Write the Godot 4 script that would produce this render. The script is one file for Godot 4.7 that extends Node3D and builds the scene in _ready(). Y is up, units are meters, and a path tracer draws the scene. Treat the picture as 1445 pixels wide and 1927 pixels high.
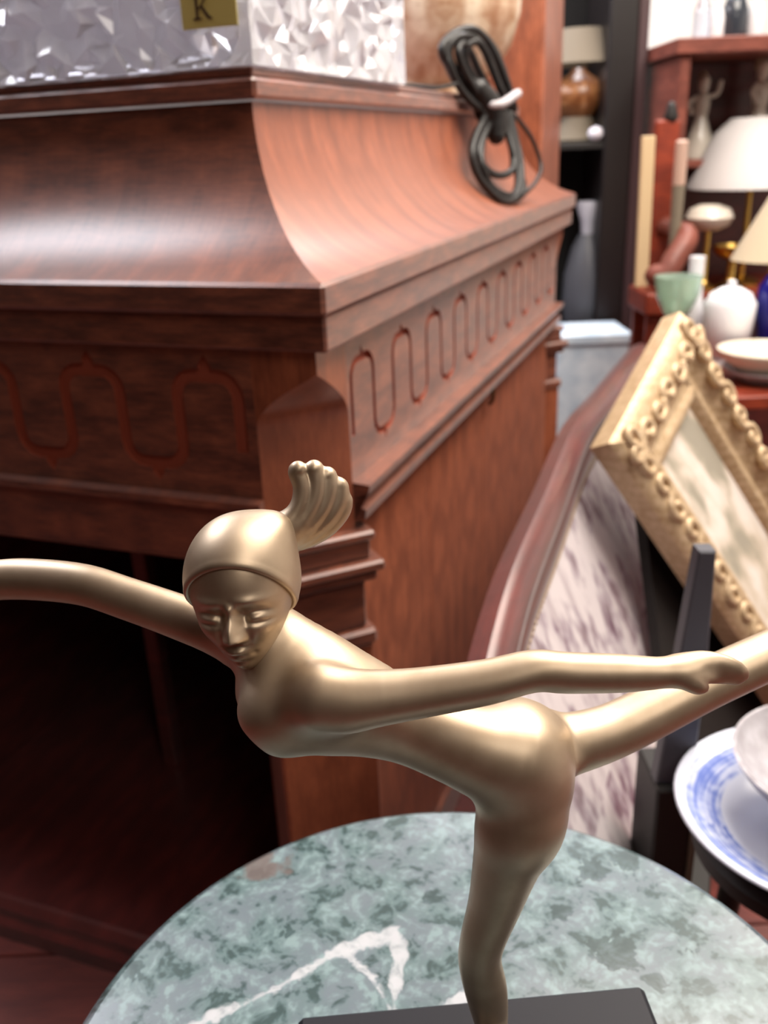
extends Node3D
# An antique shop: a brass dancer on a green marble table, a carved oak cabinet behind it.

const F := 1690.0                      # focal length in pixels of the 1445 x 1927 frame
const EYE := Vector3(0, 1.2, 0)
const TOP_Y := 0.70                    # marble table top
var BAS := Basis()
var mat := {}
var rng := RandomNumberGenerator.new()

# ---------------------------------------------------------------- pixels to places
func ray(x: float, y: float) -> Vector3:
	return BAS * Vector3((x - 722.5) / F, -(y - 963.5) / F, -1.0)
func at(x: float, y: float, d: float) -> Vector3:
	return EYE + ray(x, y) * d
func on_y(x: float, y: float, h: float) -> Vector3:
	var r := ray(x, y)
	return EYE + r * ((h - EYE.y) / r.y)
func on_z(x: float, y: float, z: float) -> Vector3:
	var r := ray(x, y)
	return EYE + r * (z / r.z)
func on_plane(x: float, y: float, p: Vector3, n: Vector3) -> Vector3:
	var r := ray(x, y)
	return EYE + r * ((p - EYE).dot(n) / r.dot(n))

# ---------------------------------------------------------------- mesh helpers
func mb() -> SurfaceTool:
	var st := SurfaceTool.new()
	st.begin(Mesh.PRIMITIVE_TRIANGLES)
	st.set_smooth_group(-1)
	return st

func tri(st: SurfaceTool, a: Vector3, b: Vector3, c: Vector3, out: Vector3) -> void:
	if (b - a).cross(c - a).dot(out) > 0.0:
		var t := b
		b = c
		c = t
	st.add_vertex(a)
	st.add_vertex(b)
	st.add_vertex(c)

func quad(st: SurfaceTool, a: Vector3, b: Vector3, c: Vector3, d: Vector3, out: Vector3) -> void:
	tri(st, a, b, c, out)
	tri(st, a, c, d, out)

func commit(st: SurfaceTool, called: String, m: Material, parent: Node = self) -> MeshInstance3D:
	st.generate_normals()
	var o := MeshInstance3D.new()
	o.name = called
	o.mesh = st.commit()
	o.material_override = m
	parent.add_child(o, true)
	return o

func tag(o: Node, label: String, category: String, group := "") -> void:
	o.set_meta("label", label)
	o.set_meta("category", category)
	if group != "":
		o.set_meta("group", group)

func thing(called: String, label: String, category: String, where := Vector3.ZERO, turn := 0.0, group := "") -> Node3D:
	var o := Node3D.new()
	o.name = called
	add_child(o, true)
	o.position = where
	o.rotation.y = turn
	tag(o, label, category, group)
	return o

func structure(o: Node) -> void:
	o.set_meta("kind", "structure")

# a box with chamfered edges; t places it
func add_box(st: SurfaceTool, size: Vector3, t := Transform3D(), ch := 0.003) -> void:
	st.set_smooth_group(-1)
	var h := size * 0.5
	ch = minf(ch, minf(h.x, minf(h.y, h.z)) * 0.9)
	var i := h - Vector3(ch, ch, ch)
	var b := t.basis
	for ax in 3:
		var u := (ax + 1) % 3
		var w := (ax + 2) % 3
		for s in [-1.0, 1.0]:
			var p: Array[Vector3] = []
			for q in [[-1.0, -1.0], [1.0, -1.0], [1.0, 1.0], [-1.0, 1.0]]:
				var v := Vector3()
				v[ax] = s * h[ax]
				v[u] = q[0] * i[u]
				v[w] = q[1] * i[w]
				p.append(t * v)
			var n := Vector3()
			n[ax] = s
			quad(st, p[0], p[1], p[2], p[3], b * n)
		for s1 in [-1.0, 1.0]:
			for s2 in [-1.0, 1.0]:
				var p2: Array[Vector3] = []
				for q in [[-1.0, 0], [1.0, 0], [1.0, 1], [-1.0, 1]]:
					var v := Vector3()
					v[ax] = q[0] * i[ax]
					v[u] = s1 * (h[u] if q[1] == 0 else i[u])
					v[w] = s2 * (i[w] if q[1] == 0 else h[w])
					p2.append(t * v)
				var n2 := Vector3()
				n2[u] = s1
				n2[w] = s2
				quad(st, p2[0], p2[1], p2[2], p2[3], b * n2)
	for sx in [-1.0, 1.0]:
		for sy in [-1.0, 1.0]:
			for sz in [-1.0, 1.0]:
				tri(st, t * Vector3(sx * h.x, sy * i.y, sz * i.z), t * Vector3(sx * i.x, sy * h.y, sz * i.z), t * Vector3(sx * i.x, sy * i.y, sz * h.z), b * Vector3(sx, sy, sz))

# box given by two corners
func add_span(st: SurfaceTool, lo: Vector3, hi: Vector3, ch := 0.003) -> void:
	add_box(st, (hi - lo).abs(), Transform3D(Basis(), (lo + hi) * 0.5), ch)

func span_part(called: String, lo: Vector3, hi: Vector3, m: Material, parent: Node, ch := 0.003) -> MeshInstance3D:
	var st := mb()
	add_span(st, lo, hi, ch)
	return commit(st, called, m, parent)

# a turned shape; profile runs from the bottom centre up the outside (and down the inside where hollow)
func add_lathe(st: SurfaceTool, prof: Array, segs := 40, t := Transform3D(), sharp := 40.0) -> void:
	var grp := 1
	for k in prof.size() - 1:
		var a: Vector2 = prof[k]
		var b: Vector2 = prof[k + 1]
		if k > 0:
			var z: Vector2 = prof[k - 1]
			if absf(rad_to_deg((a - z).angle_to(b - a))) > sharp:
				grp += 1
		st.set_smooth_group(grp)
		for s in segs:
			var t0 := TAU * s / segs
			var t1 := TAU * (s + 1) / segs
			var tl := t * Vector3(b.x * cos(t1), b.y, b.x * sin(t1))
			var tr := t * Vector3(b.x * cos(t0), b.y, b.x * sin(t0))
			var br := t * Vector3(a.x * cos(t0), a.y, a.x * sin(t0))
			var bl := t * Vector3(a.x * cos(t1), a.y, a.x * sin(t1))
			if b.x > 1e-6:
				st.add_vertex(tl)
				st.add_vertex(tr)
				st.add_vertex(br)
			if a.x > 1e-6:
				st.add_vertex(tl if b.x > 1e-6 else tr)
				st.add_vertex(br)
				st.add_vertex(bl)

func lathe_part(called: String, prof: Array, m: Material, parent: Node, t := Transform3D(), segs := 40) -> MeshInstance3D:
	var st := mb()
	add_lathe(st, prof, segs, t)
	return commit(st, called, m, parent)

# a swept tube with rounded ends; flat squeezes the section along side
func add_tube(st: SurfaceTool, pts: Array, radii: Array, segs := 12, flat := 1.0, side := Vector3.ZERO, caps := true) -> void:
	st.set_smooth_group(1)
	var n := pts.size()
	var cp: Array[Vector3] = []
	var cr: Array[float] = []
	for i in n:
		var p: Vector3 = pts[i]
		var r: float = radii[mini(i, radii.size() - 1)]
		if caps and i == 0:
			var d: Vector3 = (pts[1] - p).normalized()
			for q in [[0.97, 0.25], [0.7, 0.71], [0.3, 0.95]]:
				cp.append(p - d * r * q[0])
				cr.append(r * q[1])
		cp.append(p)
		cr.append(r)
		if caps and i == n - 1:
			var d2: Vector3 = (p - pts[n - 2]).normalized()
			for q in [[0.3, 0.95], [0.7, 0.71], [0.97, 0.25]]:
				cp.append(p + d2 * r * q[0])
				cr.append(r * q[1])
	var rings: Array = []
	var ref := side if side != Vector3.ZERO else Vector3(0.13, 0.91, 0.37)
	for i in cp.size():
		var d := (cp[mini(i + 1, cp.size() - 1)] - cp[maxi(i - 1, 0)]).normalized()
		var u := ref - d * ref.dot(d)
		if u.length() < 1e-4:
			u = d.cross(Vector3(0.3, 0.5, 0.8))
		u = u.normalized()
		if side == Vector3.ZERO:
			ref = u
		var w := d.cross(u)
		var ring := PackedVector3Array()
		for s in segs:
			var a := TAU * s / segs
			ring.append(cp[i] + (u * cos(a) * flat + w * sin(a)) * cr[i])
		rings.append(ring)
	for i in rings.size() - 1:
		for s in segs:
			var s1 := (s + 1) % segs
			var c := (cp[i] + cp[i + 1]) * 0.5
			var a: Vector3 = rings[i][s]
			var b: Vector3 = rings[i][s1]
			var e: Vector3 = rings[i + 1][s1]
			var g: Vector3 = rings[i + 1][s]
			quad(st, a, b, e, g, (a + b + e + g) * 0.25 - c)
	if caps:
		for e in [0, rings.size() - 1]:
			var outw: Vector3 = cp[e] - cp[1 if e == 0 else e - 1]
			for s in segs:
				tri(st, cp[e], rings[e][s], rings[e][(s + 1) % segs], outw)
	st.set_smooth_group(-1)

func spline(pts: Array, sub := 5) -> Array:
	var r: Array = []
	for i in pts.size() - 1:
		var a = pts[maxi(i - 1, 0)]
		var b = pts[i]
		var c = pts[i + 1]
		var d = pts[mini(i + 2, pts.size() - 1)]
		for s in sub:
			r.append(b.cubic_interpolate(c, a, d, float(s) / sub))
	r.append(pts[pts.size() - 1])
	return r

func spline_f(v: Array, sub := 5) -> Array:
	var r: Array = []
	for i in v.size() - 1:
		for s in sub:
			r.append(cubic_interpolate(v[i], v[i + 1], v[maxi(i - 1, 0)], v[mini(i + 2, v.size() - 1)], float(s) / sub))
	r.append(v[v.size() - 1])
	return r

# an outline in t's x, y plane, extruded along t's z from 0 to depth, with a small bevel at the front
func add_prism(st: SurfaceTool, poly: PackedVector2Array, depth: float, t: Transform3D, bev := 0.0) -> void:
	st.set_smooth_group(-1)
	if Geometry2D.is_polygon_clockwise(poly):
		poly.reverse()
	var front := poly
	if bev > 0.0:
		var got := Geometry2D.offset_polygon(poly, -bev)
		if got.size() > 0 and got[0].size() == poly.size():
			# match the order of the corners
			var best := 0
			for i in got[0].size():
				if got[0][i].distance_to(poly[0]) < got[0][best].distance_to(poly[0]):
					best = i
			front = PackedVector2Array()
			for i in poly.size():
				front.append(got[0][(best + i) % poly.size()])
		else:
			bev = 0.0
	var z := t.basis.z
	for e in [[poly, 0.0, -1.0], [front, depth, 1.0]]:
		var pl: PackedVector2Array = e[0]
		var ids := Geometry2D.triangulate_polygon(pl)
		for k in range(0, ids.size(), 3):
			tri(st, t * Vector3(pl[ids[k]].x, pl[ids[k]].y, e[1]), t * Vector3(pl[ids[k + 1]].x, pl[ids[k + 1]].y, e[1]), t * Vector3(pl[ids[k + 2]].x, pl[ids[k + 2]].y, e[1]), z * e[2])
	var n := poly.size()
	for i in n:
		var a := poly[i]
		var b := poly[(i + 1) % n]
		var fa := front[i]
		var fb := front[(i + 1) % n]
		var o2 := Vector2(b.y - a.y, a.x - b.x)
		var o := t.basis.x * o2.x + t.basis.y * o2.y
		quad(st, t * Vector3(a.x, a.y, 0), t * Vector3(b.x, b.y, 0), t * Vector3(b.x, b.y, depth - bev), t * Vector3(a.x, a.y, depth - bev), o)
		if bev > 0.0:
			quad(st, t * Vector3(a.x, a.y, depth - bev), t * Vector3(b.x, b.y, depth - bev), t * Vector3(fb.x, fb.y, depth), t * Vector3(fa.x, fa.y, depth), o)

# ---------------------------------------------------------------- materials
func plain(c: Color, rough := 0.6, metal := 0.0, spec := 0.5) -> StandardMaterial3D:
	var m := StandardMaterial3D.new()
	m.albedo_color = c
	m.roughness = rough
	m.metallic = metal
	m.metallic_specular = spec
	return m

func noise(freq: float, sd: int, oct := 4, kind := FastNoiseLite.TYPE_SIMPLEX_SMOOTH) -> FastNoiseLite:
	var n := FastNoiseLite.new()
	n.noise_type = kind
	n.frequency = freq
	n.seed = sd
	n.fractal_octaves = oct
	return n

# grain runs along u (or along v when upright)
func wood_image(lo: Color, hi: Color, sd: int, upright := false, streak := 1.0) -> Image:
	var s := 512
	var im := Image.create(s, s, false, Image.FORMAT_RGB8)
	var n1 := noise(0.012, sd, 4)
	var n2 := noise(0.05, sd + 1, 3)
	var n3 := noise(0.2, sd + 2, 2)
	for y in s:
		for x in s:
			var bl := absf(x - 256.0) / 256.0     # mirrored along the grain so that the tile closes
			var u := 256.0 * bl
			var v := absf(y - 256.0) * 1.0
			var a := n1.get_noise_2d(u * 0.5, v * 1.6 + 20.0 * n1.get_noise_2d(u * 0.4, v * 0.6))
			var f := n2.get_noise_2d(u * 0.28, v * 3.0)
			var g := n3.get_noise_2d(u * 0.22, v * 3.2)
			var t := clampf(0.5 + 0.55 * a + 0.35 * f * streak + 0.28 * g * streak, 0.0, 1.0)
			var c := lo.lerp(hi, t)
			if upright:
				im.set_pixel(y, x, c)
			else:
				im.set_pixel(x, y, c)
	return im

func wood(lo: Color, hi: Color, sd: int, scale: float, rough := 0.42, upright := false, coat := 0.0) -> StandardMaterial3D:
	var m := StandardMaterial3D.new()
	m.albedo_texture = ImageTexture.create_from_image(wood_image(lo, hi, sd, upright))
	m.uv1_triplanar = true
	m.uv1_scale = Vector3.ONE * scale
	m.roughness = rough
	if coat > 0.0:
		m.clearcoat_enabled = true
		m.clearcoat = coat
		m.clearcoat_roughness = 0.33
		m.rim_enabled = true          # whitens the wood at grazing angles
		m.rim = 0.35
		m.rim_tint = 0.3
	return m

# blotches of two or three tones, triplanar
func mottled(lo: Color, hi: Color, sd: int, scale: float, rough := 0.6, metal := 0.0, stretch := Vector2.ONE, gain := 1.4) -> StandardMaterial3D:
	var s := 256
	var im := Image.create(s, s, false, Image.FORMAT_RGB8)
	var n := noise(0.02, sd, 5)
	for y in s:
		for x in s:
			var u := absf(x - 128.0) * stretch.x
			var v := absf(y - 128.0) * stretch.y
			var t := clampf(0.5 + gain * 0.5 * n.get_noise_2d(u, v), 0.0, 1.0)
			im.set_pixel(x, y, lo.lerp(hi, t))
	var m := StandardMaterial3D.new()
	m.albedo_texture = ImageTexture.create_from_image(im)
	m.uv1_triplanar = true
	m.uv1_scale = Vector3.ONE * scale
	m.roughness = rough
	m.metallic = metal
	return m

func glass(c: Color, alpha := 0.1, rough := 0.03) -> StandardMaterial3D:
	var m := StandardMaterial3D.new()
	m.albedo_color = Color(c.r, c.g, c.b, alpha)
	m.transparency = BaseMaterial3D.TRANSPARENCY_ALPHA
	m.refraction_enabled = true
	m.refraction_scale = 0.05
	m.roughness = rough
	return m

func make_materials() -> void:
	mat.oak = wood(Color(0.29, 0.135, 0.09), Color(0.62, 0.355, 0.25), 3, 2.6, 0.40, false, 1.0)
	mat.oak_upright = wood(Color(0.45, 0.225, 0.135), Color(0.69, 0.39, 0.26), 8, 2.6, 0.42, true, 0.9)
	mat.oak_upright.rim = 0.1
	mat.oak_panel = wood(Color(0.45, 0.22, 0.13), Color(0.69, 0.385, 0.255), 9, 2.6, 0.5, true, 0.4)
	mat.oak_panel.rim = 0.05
	mat.groove = plain(Color(0.58, 0.28, 0.20), 0.6)
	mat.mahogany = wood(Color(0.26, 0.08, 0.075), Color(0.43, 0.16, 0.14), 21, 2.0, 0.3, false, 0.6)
	mat.redwood = wood(Color(0.40, 0.13, 0.07), Color(0.60, 0.24, 0.13), 31, 2.0, 0.5)
	mat.shelfwood = wood(Color(0.36, 0.17, 0.13), Color(0.56, 0.31, 0.25), 41, 2.0, 0.5)
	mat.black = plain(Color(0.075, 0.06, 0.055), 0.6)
	mat.near_black = plain(Color(0.05, 0.04, 0.035), 0.85)  # even near-black for the subfloor and the display cabinet back
	mat.slate = plain(Color(0.27, 0.27, 0.30), 0.55)
	mat.cable = plain(Color(0.055, 0.045, 0.045), 0.45)
	mat.tie = plain(Color(0.72, 0.70, 0.72), 0.4)
	mat.brass = mottled(Color(0.70, 0.625, 0.53), Color(0.78, 0.71, 0.62), 51, 9.0, 0.46, 0.88)
	mat.brass_shop = plain(Color(0.80, 0.66, 0.36), 0.3, 1.0)
	mat.gilt = mottled(Color(0.64, 0.53, 0.39), Color(0.87, 0.78, 0.66), 53, 12.0, 0.45, 0.25)
	mat.porcelain = plain(Color(0.88, 0.85, 0.80), 0.15)
	mat.white = plain(Color(0.88, 0.88, 0.90), 0.25)
	mat.cream = plain(Color(0.80, 0.70, 0.55), 0.6)
	mat.shade = plain(Color(0.80, 0.79, 0.79), 0.8)
	mat.shade_beige = plain(Color(0.72, 0.66, 0.56), 0.85)
	mat.shade_grey = plain(Color(0.46, 0.42, 0.36), 0.85)
	mat.amber = mottled(Color(0.34, 0.17, 0.08), Color(0.72, 0.52, 0.34), 54, 5.0, 0.3)
	mat.cobalt = plain(Color(0.04, 0.05, 0.42), 0.12)
	mat.green_glass = glass(Color(0.80, 0.90, 0.84), 0.35, 0.05)
	mat.clear_glass = glass(Color(0.93, 0.95, 1.0), 0.12, 0.03)
	mat.onyx = mottled(Color(0.60, 0.42, 0.30), Color(0.93, 0.88, 0.79), 55, 3.0, 0.2, 0.0, Vector2.ONE, 2.2)
	mat.label = plain(Color(0.78, 0.72, 0.42), 0.6)
	mat.ink = plain(Color(0.28, 0.19, 0.10), 0.7)

# ---------------------------------------------------------------- room and light
func panel_light(label: String, where: Vector3, size: Vector2, energy: float, col: Color) -> void:
	var o := thing("ceiling_light", label, "ceiling light", where)
	var st := mb()
	add_box(st, Vector3(size.x + 0.06, 0.04, size.y + 0.06), Transform3D(Basis(), Vector3(0, 0.03, 0)))
	commit(st, "housing", mat.white, o)
	var g := StandardMaterial3D.new()
	g.albedo_color = Color(0.9, 0.9, 0.9)
	g.emission_enabled = true
	g.emission = col
	g.emission_energy_multiplier = 1.6
	var sd := mb()
	add_box(sd, Vector3(size.x, 0.012, size.y), Transform3D(Basis(), Vector3(0, 0.006, 0)), 0.002)
	commit(sd, "diffuser", g, o)
	var l := AreaLight3D.new()
	l.name = "panel_glow"
	l.area_size = size
	l.light_energy = energy
	l.light_color = col
	l.area_range = 12.0
	l.area_attenuation = 2.0
	l.shadow_enabled = true
	o.add_child(l)
	l.position = Vector3(0, -0.012, 0)
	l.rotation.x = -PI / 2

func make_room() -> void:
	var wall := mottled(Color(0.80, 0.78, 0.76), Color(0.88, 0.87, 0.85), 61, 0.9, 0.9)
	var dark_wall := wood(Color(0.16, 0.09, 0.06), Color(0.27, 0.16, 0.11), 62, 0.8, 0.6, true)  # unseen front and left walls kept dark to cut their bounced light
	var lo := Vector3(-2.4, 0, -3.9)
	var hi := Vector3(2.9, 2.75, 2.2)
	for w in [["wall_back", Vector3(lo.x, 0, lo.z - 0.12), Vector3(hi.x, hi.y, lo.z)], ["wall_front", Vector3(lo.x, 0, hi.z), Vector3(hi.x, hi.y, hi.z + 0.12)],
			["wall_left", Vector3(lo.x - 0.12, 0, lo.z), Vector3(lo.x, hi.y, hi.z)], ["wall_right", Vector3(hi.x, 0, lo.z), Vector3(hi.x + 0.12, hi.y, hi.z)],
			["ceiling", Vector3(lo.x, hi.y, lo.z), Vector3(hi.x, hi.y + 0.12, hi.z)]]:
		structure(span_part(w[0], w[1], w[2], dark_wall if w[0] in ["wall_front", "wall_left"] else wall, self, 0.001))
	# board floor: each board near the frame's view is a piece of its own
	var fl := Node3D.new()
	fl.name = "floor"
	structure(fl)
	add_child(fl)
	var sub := span_part("subfloor", Vector3(lo.x, -0.14, lo.z), Vector3(hi.x, -0.021, hi.z), mat.near_black, fl, 0.001)
	sub.set_meta("kind", "structure")
	var tones := [wood(Color(0.29, 0.115, 0.10), Color(0.44, 0.20, 0.165), 71, 1.2, 0.45), wood(Color(0.32, 0.125, 0.11), Color(0.47, 0.21, 0.175), 72, 1.2, 0.45)]
	var wide := 0.14
	var z := lo.z
	var k := 0
	while z < hi.z - 0.01:
		var st := mb()
		add_span(st, Vector3(lo.x, -0.02, z + 0.0015), Vector3(hi.x, 0.0, minf(z + wide, hi.z) - 0.0015), 0.002)
		commit(st, "floorboard", tones[k % 2], fl)
		z += wide
		k += 1

# ---------------------------------------------------------------- oak cabinet
const CAB_TURN := 1.2003               # its long face runs away to the right
const CAB_AT := Vector3(-0.05, 0, -0.90)
const CAB_H := 1.079                   # height of its shelf
func cab(a: float, c: float, y: float) -> Vector3:
	# a along the long face, c along the end, y from the shelf
	return CAB_AT + Basis(Vector3.UP, CAB_TURN) * Vector3(a, CAB_H + y, -c)

# meander with nubs on the crests, as closed outlines to be cut out
func meander(start: float, stop: float, half: float, lo: float, hi: float, wide: float) -> Array:
	var line := PackedVector2Array()
	var x := start
	var up := true
	var r := half * 0.30
	line.append(Vector2(x, lo + 0.02))
	var cuts: Array = []
	while x + half < stop:
		var y0 := hi if up else lo
		var s := -1.0 if up else 1.0
		for q in 5:
			var an := PI * 0.5 * q / 4.0
			line.append(Vector2(x + r * (1.0 - cos(an)), y0 + s * r * (1.0 - sin(an))))
		for q in 5:
			var an := PI * 0.5 * q / 4.0
			line.append(Vector2(x + half - r * (1.0 - sin(an)), y0 + s * r * (1.0 - cos(an))))
		var nub := PackedVector2Array()
		var cx := x + half * 0.5
		var t := -s
		for e in [Vector2(-0.55, -0.2), Vector2(0.55, -0.2), Vector2(0.55, 0.75), Vector2(0.0, 1.6), Vector2(-0.55, 0.75)]:
			nub.append(Vector2(cx + e.x * wide, y0 + t * e.y * wide))
		cuts.append(nub)
		x += half
		up = not up
	line.append(Vector2(x, (lo + hi) * 0.5))
	for p in Geometry2D.offset_polyline(line, wide * 0.5, Geometry2D.JOIN_ROUND, Geometry2D.END_BUTT):
		cuts.append(p)
	return cuts

func carved_panel(called: String, size: Vector3, cuts: Array, place: Transform3D, parent: Node, cut_mat: Material, cut: float) -> MeshInstance3D:
	# x right, y up, front face at z = 0
	var box := CSGBox3D.new()
	box.size = size
	box.position = Vector3(size.x * 0.5, -size.y * 0.5, -size.z * 0.5)
	box.material = mat.oak
	var root := CSGCombiner3D.new()
	root.name = "carving"
	root.add_child(box)
	for c in cuts:
		var p := CSGPolygon3D.new()
		p.polygon = c
		p.mode = CSGPolygon3D.MODE_DEPTH
		p.depth = 0.02
		p.operation = CSGShape3D.OPERATION_SUBTRACTION
		p.material = cut_mat
		p.position = Vector3(0, 0, 0.02 - cut)
		root.add_child(p)
	add_child(root)
	root._update_shape()
	var mesh := root.bake_static_mesh()
	remove_child(root)
	root.free()
	var o := MeshInstance3D.new()
	o.name = called
	o.mesh = mesh
	parent.add_child(o, true)
	o.transform = place
	return o

func add_strip_profile(st: SurfaceTool, prof: Array, path: Array) -> void:
	# sweeps a moulding: prof holds Vector2(out, y); path holds [corner, outward at that corner]
	st.set_smooth_group(-1)
	for i in path.size() - 1:
		var p0: Vector3 = path[i][0]
		var o0: Vector3 = path[i][1]
		var p1: Vector3 = path[i + 1][0]
		var o1: Vector3 = path[i + 1][1]
		for k in prof.size() - 1:
			var a: Vector2 = prof[k]
			var b: Vector2 = prof[k + 1]
			var n := Vector2(b.y - a.y, a.x - b.x)          # outward when the profile runs upwards
			var om := (o0 + o1) * 0.5
			quad(st, p0 + o0 * a.x + Vector3(0, a.y, 0), p1 + o1 * a.x + Vector3(0, a.y, 0), p1 + o1 * b.x + Vector3(0, b.y, 0), p0 + o0 * b.x + Vector3(0, b.y, 0), om * n.x + Vector3(0, n.y, 0))
	for e in [0, path.size() - 1]:
		var p: Vector3 = path[e][0]
		var o: Vector3 = path[e][1]
		var q: Vector3 = path[1 if e == 0 else e - 1][0]
		for k in range(1, prof.size() - 1):
			tri(st, p + o * prof[0].x + Vector3(0, prof[0].y, 0), p + o * prof[k].x + Vector3(0, prof[k].y, 0), p + o * prof[k + 1].x + Vector3(0, prof[k + 1].y, 0), p - q)

func make_cabinet() -> void:
	var o := thing("oak_cabinet", "large carved reddish oak cabinet with coved top and open dark end", "cabinet", CAB_AT, CAB_TURN)
	var H := CAB_H
	var len := 1.53                       # along the long face
	var deep := 0.95                      # along the end
	# shelf board and the fascia under it
	span_part("shelf", Vector3(0, H - 0.033, -deep), Vector3(len, H, 0), mat.oak, o, 0.004)
	span_part("fascia", Vector3(0.012, H - 0.072, -deep + 0.01), Vector3(len - 0.012, H - 0.0332, -0.006), mat.oak, o, 0.003)
	# coved top: a quarter hollow rising from the shelf to the crown, hipped at the corner
	var inset := 0.125
	var rise := 0.173
	var cove: Array = []
	for i in 13:
		var an := lerpf(0.30, PI * 0.5, i / 12.0)
		cove.append(Vector2(inset * (1.0 - (sin(an) - sin(0.30)) / (1.0 - sin(0.30))), rise * (1.0 - cos(an) / cos(0.30))))
	var st := mb()
	st.set_smooth_group(1)
	for i in 12:
		var p: Vector2 = cove[i]
		var q: Vector2 = cove[i + 1]
		var ip := 0.004 + (inset - p.x)
		var iq := 0.004 + (inset - q.x)
		# end (left) hollow
		quad(st, Vector3(ip, H + p.y, -ip), Vector3(ip, H + p.y, -deep), Vector3(iq, H + q.y, -deep), Vector3(iq, H + q.y, -iq), Vector3(-1, 1, 0))
	commit(st, "cove", mat.oak, o)
	st = mb()
	st.set_smooth_group(1)
	for i in 12:
		var p: Vector2 = cove[i]
		var q: Vector2 = cove[i + 1]
		var ip := 0.004 + (inset - p.x)
		var iq := 0.004 + (inset - q.x)
		quad(st, Vector3(ip, H + p.y, -ip), Vector3(len - ip, H + p.y, -ip), Vector3(len - iq, H + q.y, -iq), Vector3(iq, H + q.y, -iq), Vector3(0, 1, 1))
	commit(st, "cove", mat.oak_upright, o)
	# crown: a plain board with a small bead
	var ci := 0.118
	st = mb()
	add_span(st, Vector3(ci, H + rise + 0.002, -deep), Vector3(len - ci, H + rise + 0.024, -ci), 0.004)
	add_span(st, Vector3(ci + 0.004, H + rise + 0.024, -deep), Vector3(len - ci - 0.004, H + rise + 0.034, -ci - 0.004), 0.002)
	commit(st, "crown", mat.oak, o)
	# frieze with cut strapwork on both faces
	var e := 0.025
	var S := 0.078
	var y0 := H - 0.0722
	var fh := 0.175
	var long_cuts := meander(0.012, len - 2 * (e + S) - 0.02, 0.071, -fh + 0.035, -0.033, 0.0085)
	carved_panel("frieze", Vector3(len - 2 * (e + S), fh, 0.03), long_cuts, Transform3D(Basis(), Vector3(e + S, y0, -e)), o, mat.groove, 0.007)
	var end_cuts := meander(0.02, deep - e - S - 0.01, 0.078, -fh + 0.035, -0.033, 0.015)
	# the end panel's x runs towards the front corner's far side: mirror the outline
	var flipped: Array = []
	var wide := deep - e - S
	for c in end_cuts:
		var f := PackedVector2Array()
		for p in c:
			f.append(Vector2(wide - p.x, p.y))
		f.reverse()
		flipped.append(f)
	carved_panel("frieze", Vector3(wide, fh, 0.03), flipped, Transform3D(Basis(Vector3.UP, -PI / 2), Vector3(e, y0, -deep)), o, mat.groove, 0.0045)
	# corner blocks: square under the shelf, then a canted face with a curved stop
	for far in [false, true]:
		st = mb()
		var rows := 14
		var yb := H - 0.305
		var ys: Array = []
		var ss: Array = []
		ys.append(y0)
		ss.append(0.0)
		for i in rows + 1:
			var t := float(i) / rows
			ys.append(H - 0.098 - 0.066 * t)
			ss.append(S * sin(t * PI * 0.5))
		ys.append(yb)
		ss.append(S)
		for i in ys.size() - 1:
			var sa: float = ss[i]
			var sb: float = ss[i + 1]
			var ya: float = ys[i]
			var yc: float = ys[i + 1]
			var m := func(v: Vector3) -> Vector3: return Vector3(len - v.x, v.y, v.z) if far else v
			var sx := -1.0 if far else 1.0
			# end face, canted face, long face
			quad(st, m.call(Vector3(e, ya, -e - S)), m.call(Vector3(e, yc, -e - S)), m.call(Vector3(e, yc, -e - sb)), m.call(Vector3(e, ya, -e - sa)), Vector3(-sx, 0, 0))
			quad(st, m.call(Vector3(e, ya, -e - sa)), m.call(Vector3(e, yc, -e - sb)), m.call(Vector3(e + sb, yc, -e)), m.call(Vector3(e + sa, ya, -e)), Vector3(-sx, 0.2, 1))
			quad(st, m.call(Vector3(e + sa, ya, -e)), m.call(Vector3(e + sb, yc, -e)), m.call(Vector3(e + S, yc, -e)), m.call(Vector3(e + S, ya, -e)), Vector3(0, 0, 1))
		commit(st, "corner_block", mat.oak_upright, o)
	# ledge under the frieze along both faces
	var pr := [Vector2(0.0, -0.050), Vector2(0.014, -0.046), Vector2(0.016, -0.034), Vector2(0.005, -0.030), Vector2(0.005, -0.018), Vector2(0.020, -0.012), Vector2(0.022, -0.002), Vector2(0.0, 0.0)]
	var ly := H - 0.247
	st = mb()
	add_strip_profile(st, pr, [[Vector3(e + S, ly, -e), Vector3(0, 0, 1)], [Vector3(len - e - S, ly, -e), Vector3(0, 0, 1)]])
	commit(st, "ledge", mat.oak, o)
	st = mb()
	add_strip_profile(st, [Vector2(0, -0.016), Vector2(0.012, -0.012), Vector2(0.012, -0.003), Vector2(0, 0)], [[Vector3(e, ly, -e - S), Vector3(-1, 0, 0)], [Vector3(e, ly, -deep), Vector3(-1, 0, 0)]])
	commit(st, "ledge", mat.oak, o)
	# apron over the open end, long side panel, back and inside
	span_part("apron", Vector3(e, H - 0.338, -deep), Vector3(e + 0.03, H - 0.2475, -e - S), mat.oak, o, 0.003)
	var pan := 4
	for i in pan:
		var xa := e + S + 0.0 + (len - 2 * (e + S)) * i / pan
		var xb := e + S + (len - 2 * (e + S)) * (i + 1) / pan
		span_part("panel_board", Vector3(xa + 0.0004, 0.075, -e - 0.026), Vector3(xb - 0.0004, H - 0.2475, -e - 0.012), mat.oak_panel, o, 0.0012)
	span_part("back_panel", Vector3(0.06, 0.0, -deep), Vector3(len - 0.03, H - 0.0725, -deep + 0.02), mat.mahogany, o)  # inside in darker wood than the oak, shade put into its colour
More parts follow.
